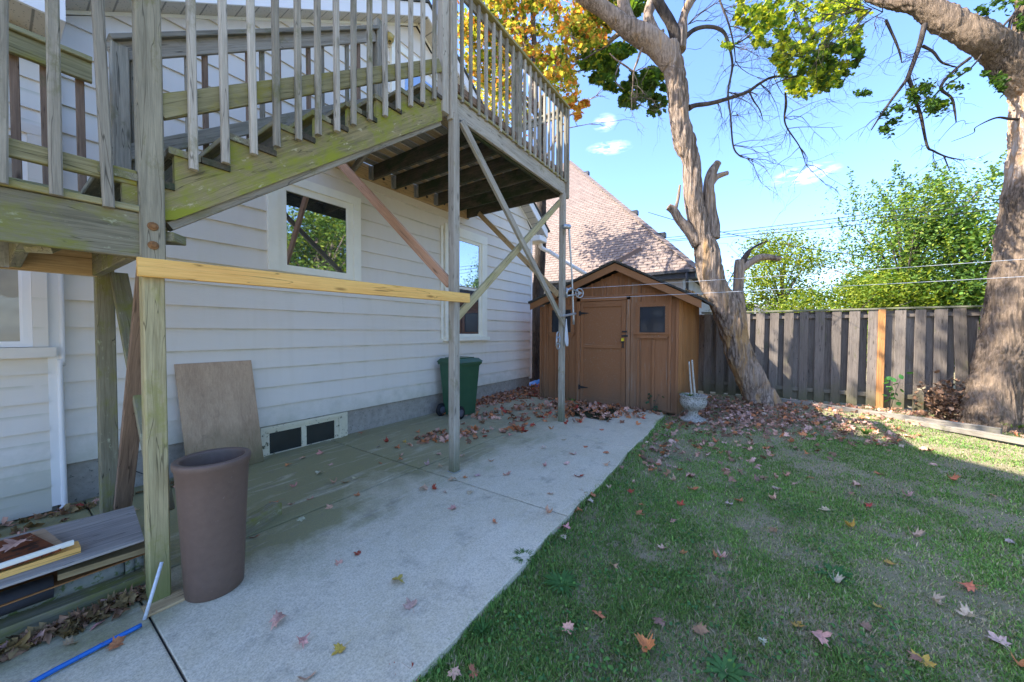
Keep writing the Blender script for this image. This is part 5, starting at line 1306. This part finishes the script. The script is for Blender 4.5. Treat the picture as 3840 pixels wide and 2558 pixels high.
# lumber heap bottom left
def flat_board(name, corners, z, t, mat, label, cat='board', tilt=0):
    c = [V((x, y, z + (tilt * k))) for k, (x, y) in enumerate(corners)]; X = (c[1] - c[0]).normalized()
    o_ = c[0]; Mw = Matrix.Identity(4); Z = V((0, 0, 1)); Y = Z.cross(X)
    for i in range(3): Mw[i][0] = X[i]; Mw[i][1] = Y[i]; Mw[i][2] = Z[i]; Mw[i][3] = o_[i]
    inv = Mw.inverted(); vs = [inv @ v for v in c] + [inv @ (v + V((0, 0, t))) for v in c]
    return tag(link(name, mesh(name, vs, BOXF, mat), None, Mw), label, cat)
flat_board('timber', [(-1.0, 2.965), (.49, 2.915), (.49, 3.02), (-1.0, 3.075)], .0, .085, MOSSB, 'greenish timber at the bottom of the scrap heap under the stairs', 'timber')
j = Join(); j.tube([(-1.0, 3.10, .135), (.10, 3.055, .13), (.42, 3.04, .13)], [.052, .052, .052], 20, 8); j.tube([(.425, 3.04, .13), (.46, 3.038, .13)], [.058, .058], 20); j.tube([(.461, 3.038, .13), (.50, 3.035, .13)], [.05, .05], 20)
tag(j.build('pipe', PIPEM, None, True), 'mossy grey drain pipe with a collar in the scrap heap', 'pipe')
j = Join(); j.tube([(-1.0, 2.99, .195), (.165, 2.975, .185)], [.055, .055], 20); tag(j.build('pipe', PIPED, None, True), 'dark pipe offcut lying over the greenish timber', 'pipe')
flat_board('hardboard', [(-.9, 2.90), (.50, 2.92), (.50, 3.3), (-.9, 3.3)], .20, .006, wood('hardboard_wood', (.34, .16, .06), (.20, .09, .03), None, 0, knots=False), 'thin orange brown hardboard strip under the particle board', 'board')
flat_board('particle_board', [(.175, 2.90), (.49, 2.86), (.52, 3.25), (.2, 3.3)], .235, .03, PART, 'short piece of particle board under the grey plywood', 'board')
flat_board('plywood_offcut', [(-.9, 2.87), (.47, 2.84), (.525, 3.43), (.26, 3.60), (-.9, 3.62)][:4] if False else [(-.9, 2.86), (.475, 2.835), (.53, 3.44), (-.9, 3.62)], .315, .012, GPLY, 'weathered grey plywood sheet on top of the scrap heap', 'plywood')
flat_board('pine_offcut', [(-.9, 2.885), (.255, 2.93), (.255, 3.03), (-.9, 3.0)], .329, .030, PINE, 'yellow pine offcut lying on the grey plywood', 'board')
flat_board('painted_panel', [(-.9, 2.86), (.19, 2.925), (.11, 3.29), (-.9, 3.34)], .372, .014, RUSTP, 'rust red panel lying on the scrap heap', 'panel')
beam_o = beam('trim_strip', (-.9, 2.84, .392), (.232, 2.94, .392), .022, .024, TRIM, None); tag(beam_o, 'cream trim strip along the front edge of the rust red panel', 'trim')
flat_board('wood_scrap', [(.10, 2.98), (.21, 2.99), (.16, 3.34), (.05, 3.32)], .361, .010, PLYW, 'tan wood scrap sticking out behind the rust red panel', 'board')
beam('landing_brace_dummy', (0, 0, -5), (0, 0, -4.9), .01, .01, TIMB, None) if False else None
tag(beam('sleeper', (.93, 3.06, .05), (1.31, 3.235, .05), .10, .10, MOSSB, None), 'short mossy sleeper lying behind the brown planter', 'timber')
# blue hose, and a stray white streak built as a made-up rod
h0, h1_ = on(40, 1590, 2, .02), on(325, 1437, 2, .02)
j = Join(); j.tube([h0 - (h1_ - h0) * .8 + V((0, -.1, 0)), h0, h0.lerp(h1_, .5) + V((0, .01, 0)), h1_], [.011] * 4, 12, 20); tag(j.build('garden_hose', BLUEH, None, True), 'short blue garden hose lying across the near patio joint', 'hose')
a = on(332, 1425, 2, .01); b = on(372, 1292, 1, 2.655); j = Join(); j.tube([a, b], [.008, .008], 10); tag(j.build('streak_rod', ROPE, None, True), 'thin stray white streak built as a rod at the foot of the near post', 'rod')

# ------------------------------------------------------------------ lawn
def lawn_ok(x, y):
    if x < 7.2 and y > edge_y(x) - .005: return False
    if x >= 7.1 and y > 1.15: return False
    return True
NB = 640000
# density falls with distance from the viewer
rg = np.random.default_rng(8)
r_ = np.exp(rg.uniform(math.log(1.2), math.log(11.0), NB * 2)); an = rg.uniform(math.radians(-42), math.radians(62), NB * 2)
x = r_ * np.cos(an); y = r_ * np.sin(an)
ok = (y < 1.25 + .03 * (x - 1)) & (x < 9.9) & (x > .4) & (y > -6.5) & ~((x > 7.1) & (y > 1.12))
P = np.stack([x, y], 1)[ok]
pn = snoise(P, 1.7, 3) * .6 + snoise(P, 5.5, 4) * .4
pn2 = snoise(P, 14, 9)
prob = np.clip((pn - .22) * 3.0, .30, 1) * np.clip(.5 + pn2, .2, 1)
# worn strip along the slab and in the shade of the dead tree
dist_edge = np.clip((1.2 - P[:, 1]) / 1.3, 0, 1); prob *= .35 + .65 * np.where(P[:, 0] < 7, dist_edge, .5)
prob = np.where(P[:, 1] > edge_y(3) - .10, np.maximum(prob, .5), prob)
prob *= np.where((P[:, 0] > 7.0) & (P[:, 1] > -1.5), .35, 1.0)
bed = (P[:, 0] > 8.2) & ((P[:, 0] - 9.74) * (-2.56) - (P[:, 1] + .4) * (-1.9) < 0)
prob *= np.where(bed & (P[:, 0] > 9.0), .25, 1)
P = P[rg.random(len(P)) < prob][:430000]; n = len(P); print('grass blades', n)
ex = rg.uniform(.6, 6.9, 6500); ex = ex[snoise(np.stack([ex, ex], 1), 6.0, 31) + rg.normal(0, .10, 6500) > .55]
P = np.vstack([P, np.stack([ex, np.array([edge_y(q_) for q_ in ex]) - rg.uniform(.0, .03, len(ex))], 1)]); n = len(P); NE = len(ex)
dist = np.linalg.norm(P, axis=1)
hgt = rg.uniform(.010, .030, n) * (1 + .5 * (snoise(P, 2.2, 6) - .5)); hgt *= np.where(rg.random(n) < .06, 1.6, 1)
wid = rg.uniform(.0012, .0025, n) * (1 + dist * .17)
a = rg.uniform(0, 6.283, n); lean = rg.uniform(.2, 1.2, n)
a[-NE:] = rg.normal(1.57, .9, NE); hgt[-NE:] = rg.uniform(.022, .06, NE)
dx, dy = np.cos(a), np.sin(a); sx, sy_ = -dy, dx
GX = np.linspace(0, 12, 121); GY = np.linspace(-8, 4, 121); GZ = np.array([[ground_z(x_, y_) for y_ in GY] for x_ in GX])
fx, fy = (P[:, 0]) * 10, (P[:, 1] + 8) * 10; ix, iy = np.clip(fx.astype(int), 0, 119), np.clip(fy.astype(int), 0, 119); fx = np.clip(fx - ix, 0, 1); fy = np.clip(fy - iy, 0, 1)
z0 = (GZ[ix, iy] * (1 - fx) + GZ[ix + 1, iy] * fx) * (1 - fy) + (GZ[ix, iy + 1] * (1 - fx) + GZ[ix + 1, iy + 1] * fx) * fy - .006
B = np.stack([P[:, 0], P[:, 1], z0], 1)
S = np.stack([sx * wid, sy_ * wid, 0 * wid], 1)
Mid = B + np.stack([dx * lean * hgt * .3, dy * lean * hgt * .3, hgt * .6], 1)
Tip = B + np.stack([dx * lean * hgt * .95, dy * lean * hgt * .95, hgt * 1.0], 1)
VV = np.stack([B - S, B + S, Mid - S * .8, Mid + S * .8, Tip], 1).reshape(-1, 3)
T = np.array([(0, 1, 3), (0, 3, 2), (2, 3, 4)]); TT = (T[None] + (np.arange(n) * 5)[:, None, None]).reshape(-1, 3)
pal = np.array([(.15, .275, .055), (.21, .34, .07), (.11, .22, .045), (.42, .35, .21), (.29, .33, .11)])
q = snoise(P, 1.2, 12)
pnn = snoise(P, 1.7, 3) * .6 + snoise(P, 5.5, 4) * .4; straw = np.clip(.50 - (pnn - .30) * 2.0, .07, .42)
pick = rg.random(n); ci = np.where(pick < straw, 3, np.where(pick < straw + .12, 4, rg.integers(0, 3, n)))
cc = pal[ci] * (1 + rg.normal(0, .18, (n, 1))) * (0.8 + .5 * q[:, None]); cc = np.repeat(np.clip(cc, 0, 1), 5, 0)
tag(soup('lawn_grass', VV, TT, cc, GRASSM), 'short patchy green lawn grass with straw and bare soil', 'grass', kind='stuff')
# broad leaved weeds and clover: ground cover
wp = []; wr = np.random.default_rng(14)
cl = [on(1290, 1345, 2, -.03), on(1240, 1270, 2, -.03), on(1490, 1330, 2, -.03), on(1590, 1240, 2, -.03), on(1620, 1450, 2, -.03), on(1900, 1330, 2, -.03), on(1700, 1500, 2, -.03), on(1320, 1450, 2, -.03), on(1560, 1330, 2, -.03), on(1150, 1420, 2, -.03), on(1060, 1470, 2, -.03), on(1430, 1120, 2, -.03), on(2000, 1510, 2, -.03), on(1780, 1430, 2, -.03), on(1850, 1180, 2, -.03), on(1990, 1000, 2, 0), on(2060, 985, 2, 0), on(2200, 1020, 2, 0), on(1280, 1230, 2, -.03), on(1230, 1270, 2, -.03), on(1100, 1400, 2, -.03)]
for k in range(110):
    r = math.exp(wr.uniform(math.log(1.5), math.log(9))); a = wr.uniform(-.7, .9); p = V((r * math.cos(a), r * math.sin(a), -.03))
    if lawn_ok(p.x, p.y + .05) and p.x < 9.5: cl.append(p)
pos = []; sz = []
for c in cl:
    m = wr.integers(24, 70); s = wr.uniform(.05, .13)
    for _ in range(m):
        pos.append((c.x + wr.normal(0, s), c.y + wr.normal(0, s), ground_z(c.x, c.y) + wr.uniform(.008, .035))); sz.append(wr.uniform(.010, .024))
pos = np.array(pos); keep = np.array([lawn_ok(p[0], p[1]) for p in pos]); pos = pos[keep]; sz = np.array(sz)[keep]
v, t_, c_ = leaves(pos, sz, palette(len(pos), [(.08, .19, .045), (.11, .24, .05), (.06, .15, .045), (.18, .28, .06)], [3, 3, 3, 1], 4), OVAL * np.array([1.6, 1.1]), flat=1.5, seed=15)
tag(soup('clover', v, t_, c_, GRASSM), 'low clover and broad leaved weeds in the lawn', 'ground cover', kind='stuff')
strap_plant('dandelion', on(1292, 1345, 2, -.03), 40, .13, .022, (.07, .17, .04), 'large dandelion rosette in the lawn near the patio edge', 5, 'weed', .5, .9)
strap_plant('dandelion', on(1915, 1320, 2, -.03), 26, .12, .024, (.06, .17, .04), 'dandelion rosette right of centre in the near lawn', 6, 'weed', .5, .9)
strap_plant('dandelion', on(1670, 1545, 2, -.03), 24, .12, .03, (.08, .19, .05), 'dandelion rosette at the very bottom edge of the lawn', 7, 'weed', .6, .9)
strap_plant('grass_tuft', on(1990, 998, 2, 0), 90, .20, .010, (.16, .27, .05), 'bright grass tuft in the sun below the edging timber', 8, 'grass tuft', 1.2, .7)
strap_plant('grass_tuft', on(2155, 935, 2, .02), 70, .28, .010, (.18, .26, .04), 'yellow green tuft left of the big trunk', 9, 'grass tuft', 1.3, .6)
strap_plant('grass_tuft', on(2330, 990, 2, .02), 90, .28, .014, (.13, .22, .03), 'leafy tuft right of the foot of the big trunk', 10, 'grass tuft', 1.3, .7)
strap_plant('grass_tuft', on(1110, 1455, 2, -.03), 60, .09, .006, (.06, .15, .03), 'green tuft growing against the near slab edge', 12, 'grass tuft', 1.2, .7)
strap_plant('grass_tuft', on(1205, 1290, 2, -.03), 90, .11, .007, (.07, .18, .03), 'bright green tuft at the slab edge halfway along', 13, 'grass tuft', 1.2, .7)
def leafy_stem(name, base, h, n, size, cols, label, seed, lean=(0, 0)):
    rg_ = random.Random(seed); base = V(base); e = empty(name, base, label, 'plant'); j = Join(); pos = []
    for s in range(max(1, n // 7)):
        d = V((rg_.gauss(0, .12) + lean[0], rg_.gauss(0, .22) + lean[1], 1)); top = base + d * h * rg_.uniform(.6, 1)
        j.tube([base, base.lerp(top, .5) + V((0, 0, .03)), top], [.005, .004, .002], 5)
        for k in range(7): pos.append(tuple(base.lerp(top, .3 + .7 * k / 6) + V((rg_.gauss(0, .04), rg_.gauss(0, .05), rg_.gauss(0, .02)))))
    j.build('stem', TWIGM, e); pos = np.array(pos)
    v, t_, c_ = leaves(pos, np.full(len(pos), size), palette(len(pos), cols, [1] * len(cols), seed), OVAL * np.array([1.5, 1]), flat=.3, seed=seed); soup('foliage', v, t_, c_, GRASSM, e, tuple(base))
leafy_stem('vine_plant', on(2045, 945, 0, 9.6), .75, 21, .11, [(.05, .17, .04), (.08, .22, .05)], 'young plant with broad green leaves beside the orange fence post', 81)
leafy_stem('weed_plant', (7.02, 1.62, 0), .42, 14, .06, [(.03, .09, .04)], 'dark green weed growing up against the shed wall', 82)
leafy_stem('weed_plant', (6.98, 1.55, 0), .14, 14, .05, [(.04, .09, .04)], 'low weed at the foot of the shed wall', 86)
leafy_stem('weed_plant', (7.0, 3.28, 0), .12, 14, .07, [(.16, .25, .04)], 'small bright weed behind the far deck post', 83)
leafy_stem('dead_plant', on(2090, 960, 0, 9.2), .95, 10, .08, [(.40, .34, .22)], 'spindly dry plant with pale leaves in front of the fence', 84, (0, .25))
# brush heap at the foot of the big tree
bb = on(2185, 925, 0, 9.3); bb.z = 0.02; br = empty('brush_heap', bb, 'dry brown brush heap left of the big trunk', 'brush'); j = Join()
twigs(j, [(bb + V((0, dy, .1)), V((0, 0, 1))) for dy in (-.12, .0, .12)], 8, .55, .009, 91, -.2, 2, .7); j.build('stems', TWIGM, br)['kind'] = 'stuff'
pos = np.array(bb)[None] + NPR.normal(size=(420, 3)) * np.array([.13, .17, .17]) + np.array([0, 0, .28]); pos[:, 2] = np.abs(pos[:, 2])
v, t_, c_ = leaves(pos, NPR.uniform(.05, .10, 420), palette(420, [(.22, .12, .07), (.33, .20, .12), (.12, .07, .045)], [1, 1, 1], 5), MAP_S, flat=0, curl=.8, seed=92); soup('dry_leaves', v, t_, c_, LITTER, br, tuple(bb))['kind'] = 'stuff'

# ------------------------------------------------------------------ fallen leaves
t = NT('fallen_leaf'); oi = t.n.new('ShaderNodeObjectInfo')
vein = t.noise(t.coord('Object', (1, 1, 1)), 40, 4)
c = t.mix(t.ramp(vein, .35, .7), oi.outputs['Color'], t.mix(.5, oi.outputs['Color'], (.12, .05, .03)))
back = t.n.new('ShaderNodeNewGeometry')
t.fin(c, .7, .25); FALL = t.m
def leaf_mesh(seed, size, curl):
    rg_ = random.Random(seed); sh_ = MAPLE * size
    rings = [0, .5, 1]; vs = [(0, 0, 0)]; fs = []
    cx_, cy_ = rg_.uniform(-1, 1) * curl, rg_.uniform(.2, 1) * curl; tw = rg_.uniform(-1, 1) * curl
    def zc(x, y): 
        u, v = x / size, y / size; return size * (cx_ * u * u * 1.6 + cy_ * v * v * 1.2 + tw * u * v * 1.5 + .10 * abs(u) * curl * 3)
    for r in (.5, 1):
        for x, y in sh_: 
            jx = rg_.uniform(.9, 1.1); x2, y2 = x * r * jx, y * r * jx; vs.append((x2, y2, zc(x2, y2) + rg_.gauss(0, size * .02 * r)))
    for k in range(MN):
        a, b = 1 + k, 1 + (k + 1) % MN; fs.append((0, a, b)); fs.append((a, a + MN, b + MN)); fs.append((a, b + MN, b))
    o = len(vs); L = size * .55; a2 = rg_.uniform(-.4, .4)   # stalk
    for k in range(4):
        u = k / 3; y_ = -.42 * size - u * L; x_ = a2 * u * L; w = .0012
        vs += [(x_ - w, y_, zc(0, -.42 * size) + u * size * .08), (x_ + w, y_, zc(0, -.42 * size) + u * size * .08 + .001)]
    for k in range(3): b = o + 2 * k; fs += [(b, b + 1, b + 3), (b, b + 3, b + 2)]
    mz = min(v[2] for v in vs); vs = [(x, y, z - mz) for x, y, z in vs]
    return mesh('leaf', vs, fs, FALL)
LM = [leaf_mesh(100 + k, .085 + .012 * (k % 3), (.35 + .22 * (k % 5))) for k in range(12)]
PINKS = dict(tan=(.64, .36, .26), orange=(.58, .22, .09), red=(.42, .065, .04), cream=(.60, .46, .33), brown=(.30, .17, .10), yellow=(.52, .36, .07))
CNT = [0]; TODO = []
DESC = dict(tan='dusty pink', orange='rusty orange', red='deep red', cream='pale cream', brown='dark brown', yellow='dull yellow')
def drop(p, colr, surf, scale=1.0, label=None):
    k = CNT[0]; CNT[0] += 1
    z = .006 if surf == 'patio' else ground_z(p[0], p[1]) + .012
    s = scale * RND.uniform(.55, .92)
    Mw = Matrix.Translation(V((p[0], p[1], z))) @ Matrix.Rotation(RND.uniform(0, 6.28), 4, 'Z') @ Matrix.Rotation(RND.uniform(-.5, .5), 4, 'X') @ Matrix.Scale(s, 4)
    o = link('maple_leaf', LM[RND.randrange(12)], None, Mw)
    o.color = (*[c * RND.uniform(.85, 1.15) for c in PINKS[colr]], 1)
    where = 'concrete patio' if surf == 'patio' else 'lawn grass'
    tag(o, label, 'leaf', f'{DESC[colr]} maple leaves scattered on the {where}')
    if not label: TODO.append((o, colr, surf, p[0], p[1]))
def q1(x, y): return on((900 + x * .6747) / PX, (1500 + y * .6747) / PX, 2, 0)
def q2(x, y): return on((2000 + x * .7817) / PX, (1500 + y * .7817) / PX, 2, -.02)
def q3(x, y): return on((x * .3827) / PX, (1850 + y * .3827) / PX, 2, 0)
drop(q1(945, 1145), 'tan', 'patio', 1.15, 'largest dusty pink maple leaf lying flat on the near patio')
drop(q1(652, 860), 'red', 'patio', .8, 'curled dark red leaf with a long stalk in the middle of the near slab')
drop(q1(1080, 500), 'red', 'patio', .9, 'red leaf on the slab just left of the middle post foot')
drop(q1(1885, 428), 'red', 'patio', 1.2, 'bright red leaf at the patio edge near the grass')
drop(q2(710, 495), 'red', 'lawn', 1.0, 'single bright red leaf standing in the near lawn')
drop(q2(165, 1105), 'tan', 'lawn', 1.15, 'large dusty pink leaf in the lawn close to the slab edge')
drop(q2(620, 708), 'cream', 'lawn', .9, 'folded cream leaf in the middle of the near lawn')
drop(q2(1660, 998), 'yellow', 'lawn', .7, 'long dull yellow leaf in the right part of the lawn')
drop(q2(1100, 1150), 'cream', 'lawn', .7, 'pale curled leaf near the bottom of the lawn')
drop(q3(110, 1470), 'yellow', 'patio', 1.6, 'big yellow green leaf at the bottom left in front of the scrap heap')
drop(q3(170, 375), 'tan', 'patio', .01, None) if False else None
for (x, y, c_) in ((220, 1250, 'tan'), (345, 1365, 'tan'), (370, 1555, 'tan'), (545, 912, 'tan'), (495, 600, 'tan'), (285, 585, 'tan'), (350, 328, 'tan'), (445, 302, 'tan'), (440, 415, 'cream'), (300, 487, 'tan'), (270, 368, 'orange'), (395, 553, 'tan'), (500, 365, 'cream'), (190, 585, 'orange'), (585, 462, 'orange'), (520, 467, 'tan'), (637, 440, 'cream'), (650, 535, 'orange'), (780, 355, 'orange'), (890, 342, 'orange'), (770, 265, 'cream'), (875, 268, 'orange'), (895, 314, 'tan'), (810, 237, 'red'), (920, 237, 'yellow'), (1105, 305, 'tan'), (1035, 365, 'cream'), (1110, 380, 'tan'), (1180, 452, 'tan'), (1018, 503, 'tan'), (1140, 518, 'tan'), (1280, 520, 'cream'), (1180, 607, 'tan'), (1418, 683, 'orange'), (1395, 343, 'orange'), (1485, 420, 'tan'), (1320, 425, 'cream'), (1250, 435, 'orange'), (1240, 317, 'tan'), (1300, 198, 'orange'), (1240, 180, 'orange'), (1350, 130, 'orange'), (1470, 213, 'tan'), (1690, 275, 'cream'), (1690, 370, 'tan'), (1850, 305, 'cream'), (1815, 360, 'cream'), (1725, 527, 'tan'), (1800, 225, 'cream'), (1920, 265, 'orange'), (2010, 170, 'orange'), (1730, 165, 'orange'), (1630, 155, 'red'), (1560, 82, 'tan'), (1500, 198, 'tan'), (1650, 93, 'orange'), (2035, 298, 'orange'), (2045, 365, 'tan'), (1720, 632, 'tan'), (670, 190, 'orange'), (80, 768, 'orange'), (340, 672, 'cream'), (875, 1020, 'yellow'), (990, 180, 'orange'), (860, 845, 'brown'), (1110, 1060, 'brown'), (550, 1400, 'yellow')):
    if x in (860, 1110, 550) and c_ == 'brown': continue
    p = q1(x, y); drop(p, c_, 'patio', .95 if y > 300 else 1.0)
for (x, y, c_, s) in ((1215, 1170, 'tan', .9), (1390, 1030, 'orange', .9), (1560, 840, 'orange', .9), (1758, 690, 'tan', .9), (1790, 640, 'orange', .9), (1815, 690, 'tan', .8), (1795, 745, 'cream', .7), (860, 1500, 'red', .9), (975, 1495, 'red', 1.1), (1190, 1490, 'tan', .8), (1300, 1480, 'orange', .8), (1850, 600, 'red', .9), (1885, 610, 'orange', .9), (1945, 555, 'cream', .8), (1905, 515, 'cream', .8), (1955, 525, 'orange', .8), (2050, 475, 'tan', .9), (1975, 435, 'tan', .9), (2065, 395, 'orange', .9)):
    drop(q1(x, y), c_, 'lawn', s)
for (x, y, c_) in ((930, 342, 'tan'), (1255, 398, 'tan'), (1552, 408, 'tan'), (1400, 525, 'cream'), (985, 483, 'orange'), (1145, 475, 'tan'), (1345, 437, 'red'), (940, 500, 'cream'), (1605, 510, 'red'), (670, 385, 'tan'), (483, 393, 'tan'), (465, 437, 'red'), (765, 433, 'orange'), (518, 503, 'orange'), (510, 545, 'orange'), (672, 578, 'tan'), (385, 797, 'tan'), (720, 732, 'orange'), (880, 760, 'orange'), (910, 757, 'cream'), (1920, 308, 'tan'), (2010, 387, 'orange'), (1655, 348, 'orange'), (1330, 368, 'orange'), (1505, 240, 'brown'), (1850, 170, 'orange'), (1515, 605, 'yellow'), (1835, 653, 'cream'), (2290, 680, 'cream'), (2080, 900, 'orange'), (1270, 1085, 'yellow'), (540, 1190, 'orange'), (310, 1035, 'orange'), (1710, 775, 'yellow'), (2075, 1035, 'cream'), (2225, 1150, 'cream'), (1830, 1235, 'brown'), (1875, 1250, 'yellow'), (2340, 1275, 'orange'), (1385, 1155, 'tan'), (610, 215, 'red'), (590, 240, 'orange'), (655, 262, 'tan'), (520, 268, 'orange'), (680, 322, 'tan'), (570, 316, 'tan'), (598, 307, 'orange'), (560, 338, 'orange'), (875, 205, 'orange'), (985, 203, 'tan'), (1035, 205, 'tan'), (1130, 247, 'tan'), (1150, 268, 'orange'), (895, 258, 'orange'), (840, 270, 'cream'), (1240, 203, 'orange'), (1330, 190, 'tan'), (1305, 258, 'orange'), (1215, 362, 'tan'), (600, 1070, 'brown'), (800, 1110, 'brown'), (1600, 1100, 'brown'), (1150, 620, 'brown'), (1800, 460, 'cream'), (2200, 460, 'tan'), (1450, 880, 'cream'), (1930, 970, 'cream')):
    drop(q2(x, y), c_, 'lawn', .95)
for (x, y, c_) in ((700, 1480, 'tan'), (1040, 1500, 'tan'), (1150, 1500, 'orange'), (960, 1310, 'tan'), (1060, 1210, 'brown'), (820, 1255, 'cream'), (280, 1430, 'red'), (370, 1320, 'yellow'), (1350, 970, 'red'), (1270, 1090, 'tan'), (630, 160, 'tan'), (590, 210, 'tan'), (770, 140, 'red'), (490, 210, 'orange'), (1000, 60, 'tan'), (340, 240, 'orange'), (1320, 190, 'tan')):
    drop(q3(x, y), c_, 'patio', .85)
ORD = ['leftmost', 'second from the left', 'third from the left', 'fourth from the left', 'fifth from the left', 'sixth from the left', 'seventh from the left', 'eighth from the left', 'ninth from the left', 'tenth from the left', 'eleventh from the left', 'twelfth from the left', 'thirteenth from the left', 'fourteenth from the left']
zones = {}
for o, colr, surf, x, y in TODO:
    d = V((x, y, 0)) - CAM; vx = d.dot(R2) / d.dot(FW); vy = -d.dot(U2) / d.dot(FW)
    if surf == 'patio':
        z_ = 'by the planter' if x < 1.2 else 'on the slab below the window' if x < 2.64 and y > 3.04 else 'on the slab before the middle post' if x < 2.64 else 'between wall and middle post' if x < 4.7 and y > 3.04 else 'right of the middle post' if x < 4.7 else 'on the farthest slab'
    else:
        z_ = 'along the slab edge' if edge_y(x) - y < .42 and x < 6 else ('in the nearest grass' if vy > .62 else 'in the middle of the lawn' if vy > .33 else 'at the far end of the lawn') + (' left side' if vx < .45 else ' centre' if vx < .9 else ' right side')
    zones.setdefault((colr, z_), []).append((vx, o))
for (colr, z_), L in zones.items():
    L.sort(key=lambda q: q[0])
    for i, (vx, o) in enumerate(L):
        o['label'] = (f'the one {DESC[colr]} maple leaf {z_}' if len(L) == 1 else f'{ORD[i] if i < len(L) - 1 else "rightmost"} {DESC[colr]} leaf {z_}')
kk = Matrix.Translation(V((.06, 3.12, .388))); o = link('maple_leaf', LM[2], None, kk @ Matrix.Rotation(.6, 4, 'Z')); o.color = (.55, .32, .24, 1); tag(o, 'dusty pink leaf lying on the rust red panel of the scrap heap', 'leaf', 'dusty pink maple leaves on the scrap heap')
print('leaves', CNT[0])
# heaps too thick to count
def heap(n, fn, seed): 
    rg_ = random.Random(seed); out = []
    while len(out) < n:
        p = fn(rg_)
        if p: out.append(p)
    return out
def by_wall(r):
    x = r.uniform(5.25, 9.0); e = min(1.0, .18 + (x - 5.2) * .28); y = 4.88 - abs(r.gauss(0, .5)) * e
    if x > 7.08 and y < 4.12: return None
    if y < 3.7: return None
    top = .12 * max(0, 1 - (4.9 - y) / (e * .9 + .01)) * min(1, (x - 5.2) * .8); return (x, y, .008 + r.random() * top)
def by_door(r):
    x = 6.35 + r.gauss(0, .42); y = 2.55 + r.gauss(0, .48)
    if x > 7.06 or y < 1.5: return None
    return (x, y, .012 + r.random() * .07)
def strip(r):
    x = r.uniform(6.85, 7.05); y = r.uniform(1.3, 4.0); return (x, y, .008 + .03 * r.random())
def patch(r):
    c = r.choice([(3.55, 3.75, .26), (3.95, 3.45, .2), (4.55, 3.05, .16), (4.9, 3.9, .25), (5.35, 3.3, .3), (5.6, 3.9, .35), (6.2, 3.6, .4), (5.0, 4.5, .3)]); return (c[0] + r.gauss(0, c[2]), c[1] + r.gauss(0, c[2] * .5), .008 + .03 * r.random())
def shed_end(r):
    x = r.uniform(6.4, 9.5); y = r.uniform(-1.9, 1.15); k = math.exp(-((x - 8.1) ** 2) / 1.6 - ((y + .1) ** 2) / 1.5)
    if r.random() > k + .08: return None
    if math.hypot(x - base.x, y - base.y) < .30: return None
    return (x, y, ground_z(x, y) + .03 + r.random() * .06 * k)
def bedf(r):
    y = r.uniform(-4.2, -.2); x = r.uniform(8.5, 9.85); xe = 9.74 + (y + .4) * .74
    if x < xe + .05: return None
    return (x, y, ground_z(x, y) + .02 + .03 * r.random())
def lawn_sc(r):
    x = r.uniform(4.0, 8.6); y = 1.25 - abs(r.gauss(0, .9)) - .0
    if not lawn_ok(x, y) or y < -2.2: return None
    if r.random() > (x - 3.2) / 5: return None
    return (x, y, ground_z(x, y) + .012 + r.random() * .02)
def by_heap(r): x = r.uniform(-.2, .5); return (x, 2.86 - abs(r.gauss(0, .045)) + .0, .008 + .04 * r.random())
def by_found(r): return (r.uniform(-.3, 1.05), 4.72 - abs(r.gauss(0, .12)), .008 + .02 * r.random())
def shedroof(r):
    y = r.uniform(.8, 1.1) if r.random() < .7 else r.uniform(1.1, 4.1); x = r.uniform(6.9, 8.5); zz = (2.84 - .53 * (2.3 - y)) if y < 2.3 else (2.84 - .36 * (y - 2.3)); return (x, y, zz + .07)
L1 = heap(1000, by_wall, 1) + heap(230, by_door, 2) + heap(60, strip, 3) + heap(230, patch, 4); 
pos = np.array(L1); cols = palette(len(pos), [PINKS['tan'], PINKS['orange'], PINKS['red'], PINKS['brown'], (.42, .22, .14)], [4, 4, .6, 2, 3], 8)
v, t_, c_ = leaves(pos, NPR.uniform(.07, .11, len(pos)), cols, MAPLE, flat=.9, curl=.7, seed=101)
tag(soup('leaf_litter', v, t_, c_, LITTER), 'drifts of fallen maple leaves along the house wall and shed door', 'leaf litter', kind='stuff')
L2 = heap(900, shed_end, 5) + heap(360, bedf, 6) + heap(420, lawn_sc, 7)
pos = np.array(L2); cols = palette(len(pos), [PINKS['tan'], (.55, .34, .27), PINKS['orange'], PINKS['brown'], (.34, .19, .13), PINKS['cream']], [2.5, 2, 1.5, 4, 4, .3], 9)
v, t_, c_ = leaves(pos, NPR.uniform(.05, .09, len(pos)), cols, MAPLE, flat=.9, curl=.7, seed=102)
tag(soup('leaf_litter', v, t_, c_, LITTER), 'thick carpet of fallen leaves round the urn and dead tree', 'leaf litter', kind='stuff')
L3 = heap(150, by_heap, 10) + heap(60, by_found, 11) + heap(60, shedroof, 12)
pos = np.array(L3); cols = palette(len(pos), [(.30, .20, .09), PINKS['brown'], (.20, .13, .05), PINKS['tan']], [4, 3, 3, 1], 9)
v, t_, c_ = leaves(pos, NPR.uniform(.05, .09, len(pos)), cols, MAPLE, flat=.7, curl=.9, seed=103)
tag(soup('leaf_litter', v, t_, c_, LITTER), 'brown crumbled leaves caught beside the scrap heap and on the shed roof', 'leaf litter', kind='stuff')
